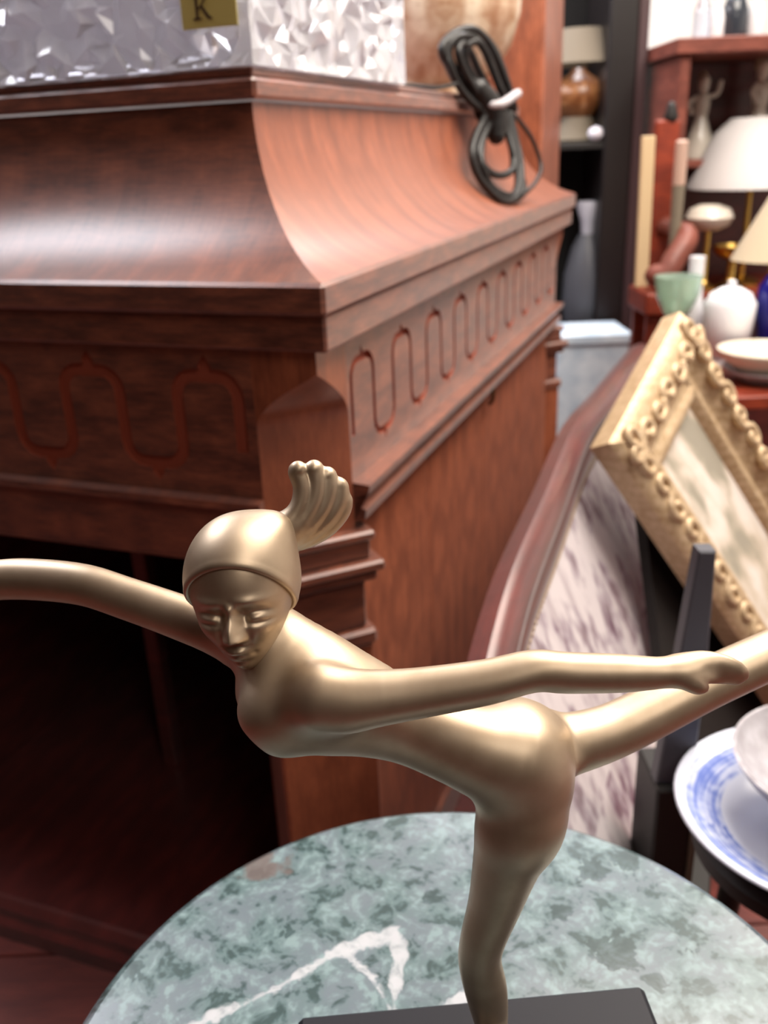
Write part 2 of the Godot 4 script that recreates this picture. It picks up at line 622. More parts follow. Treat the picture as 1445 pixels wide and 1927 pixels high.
	span_part("inner_board", Vector3(1.38, 0.0665, -deep + 0.021), Vector3(1.40, H - 0.0725, -e - 0.032), mat.mahogany, o)
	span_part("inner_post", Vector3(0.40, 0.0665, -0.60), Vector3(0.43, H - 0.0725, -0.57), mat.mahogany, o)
	# plinth: moulded along the end, plain along the side
	st = mb()
	add_strip_profile(st, [Vector2(0, 0), Vector2(0.028, 0), Vector2(0.028, 0.03), Vector2(0.018, 0.038), Vector2(0.018, 0.056), Vector2(0.006, 0.066), Vector2(0, 0.07)], [[Vector3(e, 0, -e - S), Vector3(-1, 0, 0)], [Vector3(e, 0, -deep), Vector3(-1, 0, 0)]])
	commit(st, "plinth", mat.mahogany, o)
	span_part("plinth", Vector3(e + S, 0.0, -e - 0.03), Vector3(len - e - S, 0.075, -e - 0.004), mat.oak, o)
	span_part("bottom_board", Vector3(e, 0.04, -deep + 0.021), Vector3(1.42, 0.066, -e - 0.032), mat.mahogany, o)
	# canted pilasters with capitals
	for far in [false, true]:
		var dir := Vector3(-1, 0, 1).normalized()
		var cx := e + S * 0.5
		var mid := Vector3(cx, 0, -cx)
		if far:
			dir.x = -dir.x
			mid.x = len - cx
		var bs := Basis(Vector3.UP.cross(dir).normalized(), Vector3.UP, dir)
		var hw := S * 0.7071
		var blk := func(called: String, ya: float, yc: float, grow: float, m: Material, ch: float) -> void:
			var s2 := mb()
			add_box(s2, Vector3(2 * (hw + grow), yc - ya, 0.05 + grow), Transform3D(bs, mid + dir * (grow * 0.5 - 0.025) + Vector3(0, (ya + yc) * 0.5, 0)), ch)
			commit(s2, called, m, o)
		blk.call("shaft", 0.0, H - 0.462, 0.012, mat.oak_upright, 0.003)
		blk.call("capital_neck", H - 0.4615, H - 0.44, 0.017, mat.oak, 0.004)
		blk.call("capital_block", H - 0.4395, H - 0.372, 0.007, mat.oak, 0.003)
		blk.call("capital_bed", H - 0.3715, H - 0.357, 0.019, mat.oak, 0.003)
		blk.call("capital_ledge", H - 0.3565, H - 0.343, 0.027, mat.oak, 0.003)
		blk.call("capital_ledge", H - 0.3425, H - 0.318, 0.014, mat.oak, 0.003)
		blk.call("capital_ledge", H - 0.3175, H - 0.3055, 0.019, mat.oak, 0.003)
	# bent brass hook on the long panel
	st = mb()
	var hk := Vector3(0.775, H - 0.30, -e - 0.012)
	add_tube(st, spline([hk + Vector3(0, 0.02, 0.0), hk + Vector3(-0.004, 0.014, 0.016), hk + Vector3(-0.010, 0.0, 0.02), hk + Vector3(-0.006, -0.022, 0.018), hk + Vector3(0.004, -0.032, 0.01)], 4), [0.0035])
	commit(st, "hook", plain(Color(0.42, 0.33, 0.20), 0.4, 0.8), o)

func make_upright() -> void:
	var foot := cab(1.60, 0.10, 0)
	var o := thing("oak_pillar", "tall reddish brown pillar rising behind the coiled black cable", "pillar", Vector3(foot.x, 0, foot.z), CAB_TURN)
	var st := mb()
	add_span(st, Vector3(0, 0.1205, -0.16), Vector3(0.25, 2.3, 0), 0.006)
	commit(st, "shaft", mat.oak_upright, o)
	span_part("foot_block", Vector3(-0.02, 0, -0.18), Vector3(0.27, 0.12, 0.02), mat.oak, o)

# ---------------------------------------------------------------- round marble table
func make_table() -> void:
	var c := Vector3(0.028, 0, -0.348)
	var R := 0.241
	var o := thing("marble_table", "round side table with green white-veined marble top under the brass dancer", "table", c)
	# marble picture: laid flat in the table's own x, z
	var s := 1024
	var im := Image.create(s, s, false, Image.FORMAT_RGB8)
	var warp := noise(0.008, 81, 3)
	var big := noise(0.010, 82, 4)
	var mid := noise(0.020, 83, 4)
	var fine := noise(0.06, 84, 3)
	var cellv := noise(0.022, 85, 2, FastNoiseLite.TYPE_CELLULAR)
	var base := Color(0.375, 0.45, 0.46)
	var dark := Color(0.19, 0.255, 0.258)
	var pale := Color(0.505, 0.59, 0.595)
	var grey := Color(0.41, 0.455, 0.485)
	var white := Color(0.70, 0.71, 0.73)
	var veins: Array = []
	for line in [[[120, 2010, 7], [300, 1960, 12], [400, 1915, 13], [470, 1885, 6], [555, 1840, 9], [620, 1798, 15], [690, 1772, 22], [742, 1760, 22]],
			[[745, 1752, 15], [752, 1800, 17], [745, 1850, 10], [742, 1905, 4]], [[640, 1785, 6], [700, 1840, 3], [735, 1900, 3]],
			[[840, 1905, 22], [868, 1880, 18], [885, 1862, 8]], [[135, 1905, 20], [170, 1860, 15], [185, 1835, 5]]]:
		var pts: Array = []
		for q in line:
			var w := on_y(q[0], q[1], TOP_Y) - c
			pts.append([Vector2(w.x, w.z), q[2] * 0.00026])
		veins.append(pts)
	var blobs: Array = []
	for q in [[1155, 1795, 55], [1175, 1625, 40], [1110, 1640, 42], [250, 1825, 28], [1300, 1790, 20], [800, 1690, 22], [1060, 1720, 20], [1240, 1850, 24], [540, 1760, 20]]:
		var w := on_y(q[0], q[1], TOP_Y) - c
		blobs.append([Vector2(w.x, w.z), q[2] * 0.00028])
	var brown_at := on_y(490, 1620, TOP_Y) - c
	for y in s:
		for x in s:
			var p := Vector2((x + 0.5) / s * 2.0 - 1.0, (y + 0.5) / s * 2.0 - 1.0) * R
			if p.length() > R * 1.02:
				continue
			var wx := x + 14.0 * warp.get_noise_2d(x, y)
			var wy := y + 14.0 * warp.get_noise_2d(x + 900, y - 300)
			var b := big.get_noise_2d(wx, wy)
			var m := mid.get_noise_2d(wx, wy)
			var f := fine.get_noise_2d(wx * 1.0, wy * 1.0)
			var col := base.lerp(grey, clampf(0.5 + 1.6 * b, 0.0, 1.0))
			col = col.lerp(pale, clampf(1.5 * m + 0.9 * f - 0.14, 0.0, 0.8))
			col = col.lerp(dark, clampf(-1.7 * m - 0.9 * f - 0.34 - 0.6 * b, 0.0, 0.75))
			var cv := cellv.get_noise_2d(wx, wy)
			col = col.lerp(pale, clampf((-cv - 0.82) * 2.0, 0.0, 0.5) )
			var wob := 0.004 * m + 0.0022 * f
			for e in blobs:
				var d: float = (p - e[0]).length() - e[1] + wob * 2.5
				if d < 0.0:
					col = col.lerp(dark, clampf(-d / 0.002, 0.0, 0.62 + 0.5 * f))
			for v in veins:
				for k in v.size() - 1:
					var a: Vector2 = v[k][0]
					var ab: Vector2 = v[k + 1][0] - a
					var t := clampf((p - a).dot(ab) / ab.length_squared(), 0.0, 1.0)
					var d2: float = (p - a - ab * t).length() - lerpf(v[k][1], v[k + 1][1], t) + wob
					if d2 < 0.0015:
						col = col.lerp(white, clampf((0.0015 - d2) / 0.0025, 0.0, 0.95) * (0.92 + 0.3 * f))
			var db := (p - Vector2(brown_at.x, brown_at.z)).length() / 0.022 + m
			if db < 1.0:
				col = col.lerp(Color(0.42, 0.37, 0.36), clampf((1.0 - db) * 2.0, 0.0, 0.8))
			im.set_pixel(x, y, col)
	var mm := StandardMaterial3D.new()
	mm.albedo_texture = ImageTexture.create_from_image(im)
	mm.roughness = 0.22
	var st := mb()
	var prof := [Vector2(0.0, TOP_Y - 0.022), Vector2(R - 0.012, TOP_Y - 0.022), Vector2(R - 0.003, TOP_Y - 0.018), Vector2(R, TOP_Y - 0.011), Vector2(R - 0.002, TOP_Y - 0.004), Vector2(R - 0.008, TOP_Y), Vector2(0.0, TOP_Y)]
	var segs := 128
	for k in prof.size() - 1:
		st.set_smooth_group(1 if k > 0 and k < prof.size() - 2 else 2 + k)
		var a: Vector2 = prof[k]
		var b: Vector2 = prof[k + 1]
		for q in segs:
			var t0 := TAU * q / segs
			var t1 := TAU * (q + 1) / segs
			var vs := [Vector3(b.x * cos(t1), b.y, b.x * sin(t1)), Vector3(b.x * cos(t0), b.y, b.x * sin(t0)), Vector3(a.x * cos(t0), a.y, a.x * sin(t0)),
				Vector3(b.x * cos(t1), b.y, b.x * sin(t1)), Vector3(a.x * cos(t0), a.y, a.x * sin(t0)), Vector3(a.x * cos(t1), a.y, a.x * sin(t1))]
			for v in vs:
				st.set_uv(Vector2(v.x, v.z) / R * 0.5 + Vector2(0.5, 0.5))
				st.add_vertex(v)
	commit(st, "marble_top", mm, o)
	lathe_part("apron_ring", [Vector2(0.0, TOP_Y - 0.06), Vector2(0.19, TOP_Y - 0.06), Vector2(0.205, TOP_Y - 0.05), Vector2(0.205, TOP_Y - 0.0225), Vector2(0, TOP_Y - 0.0225)], mat.mahogany, o)
	lathe_part("pedestal", [Vector2(0.0, 0.07), Vector2(0.05, 0.07), Vector2(0.045, 0.12), Vector2(0.025, 0.18), Vector2(0.035, 0.3), Vector2(0.022, 0.42), Vector2(0.028, 0.55), Vector2(0.06, 0.62), Vector2(0.06, TOP_Y - 0.0605), Vector2(0, TOP_Y - 0.0605)], mat.mahogany, o)
	for k in 3:
		var an := TAU * k / 3.0 + 0.4
		var d := Vector3(cos(an), 0, sin(an))
		var sl := mb()
		add_tube(sl, spline([d * 0.03 + Vector3(0, 0.13, 0), d * 0.10 + Vector3(0, 0.11, 0), d * 0.16 + Vector3(0, 0.04, 0), d * 0.20 + Vector3(0, 0.016, 0)], 5), [0.02, 0.018, 0.016, 0.015], 10)
		commit(sl, "leg", mat.mahogany, o)

# ---------------------------------------------------------------- brass figurine
# bones of the body: tapered capsules in chains, melted together and meshed as surface nets
var ba := PackedVector3Array()
var bb := PackedVector3Array()
var bra := PackedFloat32Array()
var brb := PackedFloat32Array()
var bch := PackedInt32Array()
var chain_k: Array[float] = []

func chain(pts: Array, k: float, sub := 4) -> void:
	# pts: [pixel x, pixel y, view depth, radius in pixels]
	var ps: Array = []
	var rs: Array = []
	for p in pts:
		ps.append(at(p[0], p[1], p[2]))
		rs.append(p[3] * p[2] / F)
	var sp := spline(ps, sub)
	var sr := spline_f(rs, sub)
	for i in sp.size() - 1:
		ba.append(sp[i])
		bb.append(sp[i + 1])
		bra.append(sr[i])
		brb.append(sr[i + 1])
		bch.append(chain_k.size())
	chain_k.append(k)

func field(p: Vector3, ids: PackedInt32Array) -> float:
	var d := 1.0
	var cur := -1
	var best := 1.0
	for i in ids:
		var c := bch[i]
		if c != cur:
			if cur >= 0:
				var k := chain_k[cur]
				var h := maxf(k - absf(d - best), 0.0)
				d = minf(d, best) - h * h / (4.0 * k)
			cur = c
			best = 1.0
		var a := ba[i]
		var ab := bb[i] - a
		var t := clampf((p - a).dot(ab) / ab.length_squared(), 0.0, 1.0)
		var q := p.distance_to(a + ab * t) - lerpf(bra[i], brb[i], t)
		if q < best:
			best = q
	if cur >= 0:
		var k := chain_k[cur]
		var h := maxf(k - absf(d - best), 0.0)
		d = minf(d, best) - h * h / (4.0 * k)
	return d

func nets(cell: float, soft := 0.0032) -> Array:
	var N := 10
	var bs := cell * N
	var half := bs * 0.8661
	var blocks := {}
	for i in ba.size():
		var m := maxf(bra[i], brb[i]) + bs + 0.014
		var lo := (Vector3(minf(ba[i].x, bb[i].x), minf(ba[i].y, bb[i].y), minf(ba[i].z, bb[i].z)) - Vector3(m, m, m)) / bs
		var hi := (Vector3(maxf(ba[i].x, bb[i].x), maxf(ba[i].y, bb[i].y), maxf(ba[i].z, bb[i].z)) + Vector3(m, m, m)) / bs
		for x in range(floori(lo.x), floori(hi.x) + 1):
			for y in range(floori(lo.y), floori(hi.y) + 1):
				for z in range(floori(lo.z), floori(hi.z) + 1):
					var key := Vector3i(x, y, z)
					var cen := (Vector3(key) + Vector3(0.5, 0.5, 0.5)) * bs
					var ab := bb[i] - ba[i]
					var t := clampf((cen - ba[i]).dot(ab) / ab.length_squared(), 0.0, 1.0)
					var q := cen.distance_to(ba[i] + ab * t) - lerpf(bra[i], brb[i], t)
					if q < half + cell * 2.0 + 0.012:
						if not blocks.has(key):
							blocks[key] = PackedInt32Array()
						blocks[key].append(i)
	var index := {}
	var vs := PackedVector3Array()
	var ns := PackedVector3Array()
	var tr := PackedInt32Array()
	var M := N + 2
	var val := PackedFloat32Array()
	val.resize(M * M * M)
	for key: Vector3i in blocks:
		var ids: PackedInt32Array = blocks[key]
		var cen := (Vector3(key) + Vector3(0.5, 0.5, 0.5)) * bs
		if absf(field(cen, ids)) > half + cell * 2.0:
			continue
		var org := Vector3(key) * bs
		var n := 0
		for z in M:
			for y in M:
				for x in M:
					val[n] = field(org + Vector3(x - 1, y - 1, z - 1) * cell, ids)
					n += 1
		for z in range(1, N + 1):
			for y in range(1, N + 1):
				for x in range(1, N + 1):
					var i0 := x + M * (y + M * z)
					var v0 := val[i0]
					for ax in 3:
						var v1 := val[i0 + (1 if ax == 0 else (M if ax == 1 else M * M))]
						if (v0 < 0.0) == (v1 < 0.0):
							continue
						var u := (ax + 1) % 3
						var w := (ax + 2) % 3
						var q := PackedInt32Array()
						for off in [[0, 0], [-1, 0], [-1, -1], [0, -1]]:
							var cc := Vector3i(x, y, z)
							cc[u] += off[0]
							cc[w] += off[1]
							var gk := key * N + cc
							if not index.has(gk):
								var p := net_vertex(val, cc, M, org, cell)
								var g := Vector3()
								for rep in 2:
									var h := soft
									var f1 := field(p + Vector3(h, -h, -h), ids)
									var f2 := field(p + Vector3(-h, -h, h), ids)
									var f3 := field(p + Vector3(-h, h, -h), ids)
									var f4 := field(p + Vector3(h, h, h), ids)
									g = (Vector3(1, -1, -1) * f1 + Vector3(-1, -1, 1) * f2 + Vector3(-1, 1, -1) * f3 + Vector3(1, 1, 1) * f4).normalized()
									if rep == 0:
										p -= g * clampf(field(p, ids), -cell, cell)
								index[gk] = vs.size()
								vs.append(p)
								ns.append(g)
							q.append(index[gk])
						if v0 < 0.0:
							tr.append_array(PackedInt32Array([q[0], q[2], q[1], q[0], q[3], q[2]]))
						else:
							tr.append_array(PackedInt32Array([q[0], q[1], q[2], q[0], q[2], q[3]]))
	var arr: Array = []
	arr.resize(Mesh.ARRAY_MAX)
	arr[Mesh.ARRAY_VERTEX] = vs
	arr[Mesh.ARRAY_NORMAL] = ns
	arr[Mesh.ARRAY_INDEX] = tr
	return arr

func net_vertex(val: PackedFloat32Array, c: Vector3i, M: int, org: Vector3, cell: float) -> Vector3:
	var sum := Vector3()
	var n := 0
	for ax in 3:
		var u := (ax + 1) % 3
		var w := (ax + 2) % 3
		for i in 2:
			for j in 2:
				var a := c
				a[u] += i
				a[w] += j
				var b := a
				b[ax] += 1
				if b.x >= M or b.y >= M or b.z >= M:
					continue
				var va := val[a.x + M * (a.y + M * a.z)]
				var vb := val[b.x + M * (b.y + M * b.z)]
				if (va < 0.0) != (vb < 0.0):
					sum += Vector3(a).lerp(Vector3(b), va / (va - vb))
					n += 1
	var p := sum / maxf(n, 1) if n > 0 else Vector3(c) + Vector3(0.5, 0.5, 0.5)
	return org + (p - Vector3.ONE) * cell

# the head: a shaped ball in pixel units of its own frame (x right, y up, z out of the face)
const HEAD_D := 0.405
var head_b := Basis()
var head_o := Vector3()
func hp(v: Vector3) -> Vector3:
	return head_o + head_b * v * (HEAD_D / F)

func bump(p: Vector3, c: Vector3, r: Vector3) -> float:
	var d := (p - c) / r
	return exp(-d.length_squared())

func skull(dir: Vector3) -> Vector3:
	# the bare head without features
	var k := Vector3(dir.x / 101.0, dir.y / 119.0, dir.z / 113.0).length()
	var p := dir / k + Vector3(0, 18, -12)
	if p.y < 0.0:
		# the face narrows to the chin
		var t := clampf(-p.y / 120.0, 0.0, 1.0)
		p.x *= 1.0 - 0.30 * t * t - 0.08 * t
		p.y *= 1.0 + 0.62 * t
		if p.z > -40.0:
			p.z += 30.0 * t * clampf((p.z + 40.0) / 110.0, 0.0, 1.0)
		else:
			p.z *= 1.0 - 0.25 * t
	return p

func face(dir: Vector3) -> Vector3:
	var p := skull(dir)
	if p.z < 0.0:
		return p
	var q := Vector3(absf(p.x), p.y, p.z)
	var f := Vector3()
	# forehead, brow, sockets, lids
	f.z -= 8.0 * bump(q, Vector3(0, -20, 100), Vector3(22, 15, 60))
	f.z += 6.0 * bump(q, Vector3(38, 3, 90), Vector3(30, 10, 60))
	f.z -= 15.0 * bump(q, Vector3(42, -23, 90), Vector3(26, 13, 60))
	f.z -= 9.0 * bump(q, Vector3(20, -28, 95), Vector3(10, 17, 60))
	f.z += 12.0 * bump(q, Vector3(45, -27, 88), Vector3(17, 8, 60))
	f.z -= 5.0 * bump(q, Vector3(45, -39, 88), Vector3(22, 4, 60))
	# nose: ridge, tip, wings
	var ny := clampf((0.0 - p.y) / 64.0, 0.0, 1.0)
	if p.y < 8.0 and p.y > -90.0:
		var nw := lerpf(9.0, 15.0, ny)
		var body := smoothstep(8.0, -8.0, p.y) * (1.0 - smoothstep(-63.0, -74.0, p.y))
		f.z += (9.0 + 24.0 * ny) * body * exp(-pow(p.x / nw, 2.0))
	f.z += 9.0 * bump(q, Vector3(14, -64, 95), Vector3(7, 8, 80))
	f.z -= 6.0 * bump(q, Vector3(25, -62, 90), Vector3(7, 14, 80))
	f.z -= 6.0 * bump(q, Vector3(0, -80, 95), Vector3(26, 6, 80))
	# cheeks
	f.z += 6.0 * bump(q, Vector3(52, -60, 75), Vector3(24, 24, 80))
	f.x += signf(p.x) * 5.0 * bump(q, Vector3(66, -52, 55), Vector3(30, 26, 50))
	# mouth
	f.z += 9.0 * bump(q, Vector3(0, -97, 95), Vector3(30, 20, 80))
	f.z += 4.0 * bump(q, Vector3(7, -93, 95), Vector3(14, 5, 80))
	f.z -= 4.5 * bump(q, Vector3(0, -100.5, 95), Vector3(23, 3.4, 80))
	f.z += 5.0 * bump(q, Vector3(0, -107.5, 95), Vector3(14, 5, 80))
	f.z -= 7.0 * bump(q, Vector3(0, -118, 95), Vector3(22, 6, 80))
	f.z -= 5.0 * bump(q, Vector3(28, -100, 90), Vector3(6, 7, 80))
	# chin
	f.z += 10.0 * bump(q, Vector3(0, -134, 85), Vector3(22, 16, 80))
	return p + f

func make_figurine() -> void:
	var base_y := TOP_Y + 0.022
	var foot := on_y(935, 1996, base_y + 0.006)
	var o := thing("brass_figurine", "brass figurine of a dancer leaning forward with arms spread and one leg raised", "figurine", Vector3(0.05, TOP_Y, -0.325))
	var inv := o.transform.affine_inverse()
	head_o = at(456, 1110, HEAD_D)
	head_b = BAS * Basis(Vector3.BACK, deg_to_rad(4.0)) * Basis(Vector3.UP, deg_to_rad(-6.0)) * Basis(Vector3.RIGHT, deg_to_rad(11.5))
	var fd := -(BAS.inverse() * (foot - EYE)).z
	# torso
	chain([[548, 1322, 0.412, 86], [600, 1318, 0.418, 100], [690, 1338, 0.430, 84], [770, 1366, 0.440, 72], [860, 1398, 0.449, 78], [950, 1428, 0.456, 94]], 0.006, 9)
	# chest: two low breasts, mostly hidden
	chain([[500, 1340, 0.405, 48], [530, 1372, 0.412, 46]], 0.010)
	chain([[490, 1300, 0.425, 46], [530, 1340, 0.430, 52]], 0.010)
	# hips and buttock of the standing side, then thigh, knee, calf and ankle
	chain([[985, 1415, 0.461, 88], [1000, 1462, 0.459, 80], [990, 1500, 0.460, 82], [978, 1550, 0.463, 84], [957, 1608, 0.468, 66], [932, 1696, 0.477, 50.5], [909, 1766, 0.484, 42.5], [903, 1808, 0.489, 40.5], [914, 1862, 0.496, 40], [923, 1918, 0.503, 32], [928, 1965, fd - 0.004, 24], [930, 1990, fd - 0.002, 20]], 0.012, 6)
	# far hip
	chain([[960, 1400, 0.472, 76], [1010, 1405, 0.482, 72]], 0.014)
	# raised leg going back
	chain([[1010, 1412, 0.480, 66], [1070, 1400, 0.482, 58], [1140, 1380, 0.486, 52], [1212, 1347, 0.491, 50], [1330, 1287, 0.499, 47], [1445, 1234, 0.507, 45], [1560, 1180, 0.515, 40], [1680, 1110, 0.523, 30], [1760, 1060, 0.528, 22], [1830, 1030, 0.530, 14]], 0.005)
	# near arm out to the right
	chain([[604, 1312, 0.394, 66], [650, 1318, 0.393, 62], [705, 1314, 0.392, 54], [788, 1304, 0.392, 47.5], [913, 1284, 0.392, 43], [1003, 1263, 0.393, 40], [1066, 1266, 0.395, 39], [1170, 1267, 0.398, 36], [1240, 1266, 0.401, 30], [1285, 1260, 0.403, 30], [1312, 1257, 0.404, 29]], 0.007)
	# far arm out to the left
	chain([[520, 1240, 0.436, 66], [425, 1196, 0.440, 46], [335, 1160, 0.444, 42], [235, 1125, 0.448, 39.5], [160, 1101, 0.451, 39], [75, 1091, 0.455, 39], [0, 1091, 0.458, 38], [-120, 1105, 0.462, 33], [-200, 1120, 0.465, 26]], 0.010)
	# neck and the slope of the shoulder
	chain([[478, 1165, 0.424, 60], [510, 1215, 0.420, 56], [560, 1262, 0.420, 66]], 0.014)
	chain([[545, 1205, 0.428, 46], [610, 1262, 0.424, 62], [690, 1310, 0.428, 56]], 0.012)
	# near hand: four fingers held together, thumb underneath
	for k in 4:
		var dy := -17.0 + k * 11.0
		var ln: float = [116.0, 124.0, 126.0, 114.0][k]
		var zz: float = 0.403 + 0.0007 * k
		chain([[1270, 1260 + dy * 0.7, zz, 14], [1270 + ln * 0.45, 1256 + dy * 1.0, zz - 0.001, 14.5], [1270 + ln * 0.8, 1260 + dy * 0.85, zz, 13.5], [1270 + ln, 1267 + dy * 0.65, zz + 0.001, 12]], 0.0022)
	chain([[1262, 1272, 0.400, 16], [1290, 1283, 0.398, 16], [1310, 1292, 0.398, 15], [1322, 1293, 0.399, 12]], 0.003)
	var st := mb()
	var skin := nets(0.0015)
	# far hand beyond the frame
	var v2 := 0.466 / F
	add_tube(st, [at(-190, 1118, 0.465), at(-230, 1127, 0.466), at(-270, 1134, 0.467)], [26 * v2, 29 * v2, 26 * v2], 14, 0.6, BAS.y)
	for k in 4:
		var dz := 0.462 + k * 0.0032
		var ln2: float = [80.0, 96.0, 92.0, 74.0][k]
		add_tube(st, spline([at(-262, 1132, dz), at(-262 - ln2 * 0.5, 1138, dz), at(-262 - ln2, 1152, dz)], 4), [11 * v2, 10.5 * v2, 8 * v2], 10)
	add_tube(st, spline([at(-225, 1125, 0.460), at(-255, 1122, 0.454), at(-285, 1128, 0.451)], 4), [12 * v2, 11 * v2, 8 * v2], 10)
	# standing foot on tiptoe
	var toe := foot + Vector3(-0.022, 0.0, 0.012)
	add_tube(st, spline([at(929, 1975, fd - 0.003), foot + Vector3(0.004, 0.012, -0.004), foot + Vector3(-0.008, 0.003, 0.004), toe], 5), [0.0062, 0.0075, 0.0068, 0.0045], 14, 0.75, Vector3.UP)
	# head
	var W := 132
	var Hh := 132
	st.set_smooth_group(1)
	var pts: Array = []
	for j in Hh + 1:
		var row := PackedVector3Array()
		var ph := PI * j / Hh
		for i in W:
			# the face looks along +z where the columns run closest
			var th := TAU * i / W
			th = th - 0.45 * sin(th)
			row.append(hp(face(Vector3(sin(ph) * sin(th), cos(ph), sin(ph) * cos(th)))))
		pts.append(row)
	var cen := hp(Vector3(0, -10, 0))
	for j in Hh:
		for i in W:
			var i1 := (i + 1) % W
			var a: Vector3 = pts[j][i]
			var b: Vector3 = pts[j][i1]
			var c: Vector3 = pts[j + 1][i1]
			var d: Vector3 = pts[j + 1][i]
			if j > 0:
				tri(st, a, b, c, (a + b + c) / 3.0 - cen)
			if j < Hh - 1:
				tri(st, a, c, d, (a + c + d) / 3.0 - cen)
	var body := commit(st, "body", mat.brass, o)
	(body.mesh as ArrayMesh).add_surface_from_arrays(Mesh.PRIMITIVE_TRIANGLES, skin)
	body.transform = inv
	# close cap over the hair: the skull grown outwards and cut by a slanting plane
	st = mb()
	st.set_smooth_group(1)
	var axis := Vector3(0, 0.74, -0.67).normalized()
	var ax_u := Vector3.RIGHT
	var ax_v := axis.cross(ax_u)
	var CW := 96
	var CR := 40
	var rings: Array = []
	var c0 := Vector3(0, 18, -12)
	for j in CR + 5:
		var ring := PackedVector3Array()
		for i in CW:
			var phi := TAU * i / CW
			var edge := 0.0
			# find the polar angle where the plane cuts
			var lo := 0.2
			var hi := 2.9
			for k in 12:
				var m := (lo + hi) * 0.5
				var dr := axis * cos(m) + (ax_u * cos(phi) + ax_v * sin(phi)) * sin(m)
				var q := skull(dr)
				# higher over the brow, low over the ears
				if q.y > 6.0 + 0.80 * (q.z - 18.0) + 6.0 - 9.0 * pow(absf(q.x) / 70.0, 2.0):
					lo = m
				else:
					hi = m
			edge = lo
			var g := 9.0
			var f := minf(float(j) / CR, 1.0)
			if j > CR:
				g = [7.0, 3.0, -2.0, -6.0][j - CR - 1]
				f = 1.0 + [0.018, 0.022, 0.010, -0.01][j - CR - 1]
			elif f > 0.95:
				g = 9.0 + 0.8 * sin((f - 0.95) / 0.05 * PI)
			var th := edge * f
			var dir := axis * cos(th) + (ax_u * cos(phi) + ax_v * sin(phi)) * sin(th)
			var p := skull(dir)
			# drawn out towards the plume
			ring.append(hp(p + (p - c0).normalized() * g + Vector3(20, 17, -6) * bump(p, Vector3(62, 100, -25), Vector3(46, 46, 60))))
		rings.append(ring)
	var cc := hp(c0)
	for j in rings.size() - 1:
		for i in CW:
			var i1 := (i + 1) % CW
			var a: Vector3 = rings[j][i]
			var b: Vector3 = rings[j][i1]
			var c: Vector3 = rings[j + 1][i1]
			var d: Vector3 = rings[j + 1][i]
			var outv := (a + c) * 0.5 - cc
			if j >= CR + 2:
				outv = hp(c0 - axis * 80.0) - cc
			if j > 0:
				tri(st, a, b, c, outv)
			tri(st, a, c, d, outv)
	var cap := commit(st, "cap", mat.brass, o)
	cap.transform = inv
	cap.set_meta("label", "smooth close-fitting cap")
	# plume of hair streaming from the crown of the cap, in five ridged strands
	for arr in [ba, bb, bra, brb, bch]:
		arr.clear()
	chain_k.clear()
	for s in [[[[505, 1010, 22], [540, 985, 20], [563, 952, 18], [569, 918, 18], [560, 890, 18], [561, 884, 17]], 0.407],
			[[[508, 1012, 24], [560, 985, 21], [588, 947, 20], [596, 910, 20], [592, 886, 19], [590, 883, 17]], 0.4085],
			[[[512, 1018, 24], [567, 997, 20], [604, 960, 19], [619, 922, 19], [617, 898, 18], [615, 894, 16]], 0.4105],
			[[[516, 1024, 22], [574, 1008, 18], [616, 976, 18], [637, 943, 18], [640, 919, 17], [637, 912, 15]], 0.413],
			[[[520, 1028, 20], [578, 1018, 14], [618, 996, 14], [644, 966, 14], [651, 944, 13], [648, 934, 11]], 0.4155]]:
		var pts5: Array = []
		var k := 0
		for q in s[0]:
			pts5.append([q[0], q[1], s[1] + 0.004 * (1.0 - k / 5.0), q[2]])
			k += 1
		chain(pts5, 0.0013, 5)
	# the root that melts the strands into the cap, and the web behind them
	chain([[470, 1030, 0.418, 40], [515, 1010, 0.414, 38], [560, 982, 0.415, 32], [590, 955, 0.417, 22], [605, 930, 0.418, 18]], 0.003, 4)
	chain([[600, 940, 0.417, 20], [622, 925, 0.418, 18], [600, 905, 0.416, 16]], 0.003, 3)
	var pm := ArrayMesh.new()
	pm.add_surface_from_arrays(Mesh.PRIMITIVE_TRIANGLES, nets(0.0009, 0.0007))
	var plume := MeshInstance3D.new()
	plume.name = "plume"
	plume.mesh = pm
	plume.material_override = mat.brass
	cap.add_child(plume)
	plume.set_meta("label", "ridged plume of hair streaming from the cap")
	# black marble plinth
	st = mb()
	add_box(st, Vector3(0.21, 0.0218, 0.125), Transform3D(Basis(Vector3.UP, 0.055), Vector3(-0.006, 0.0111, -0.004)), 0.003)
	var pb := commit(st, "plinth", plain(Color(0.10, 0.10, 0.13), 0.5, 0.0, 0.35), o)
	pb.set_meta("label", "dark rectangular stone plinth")

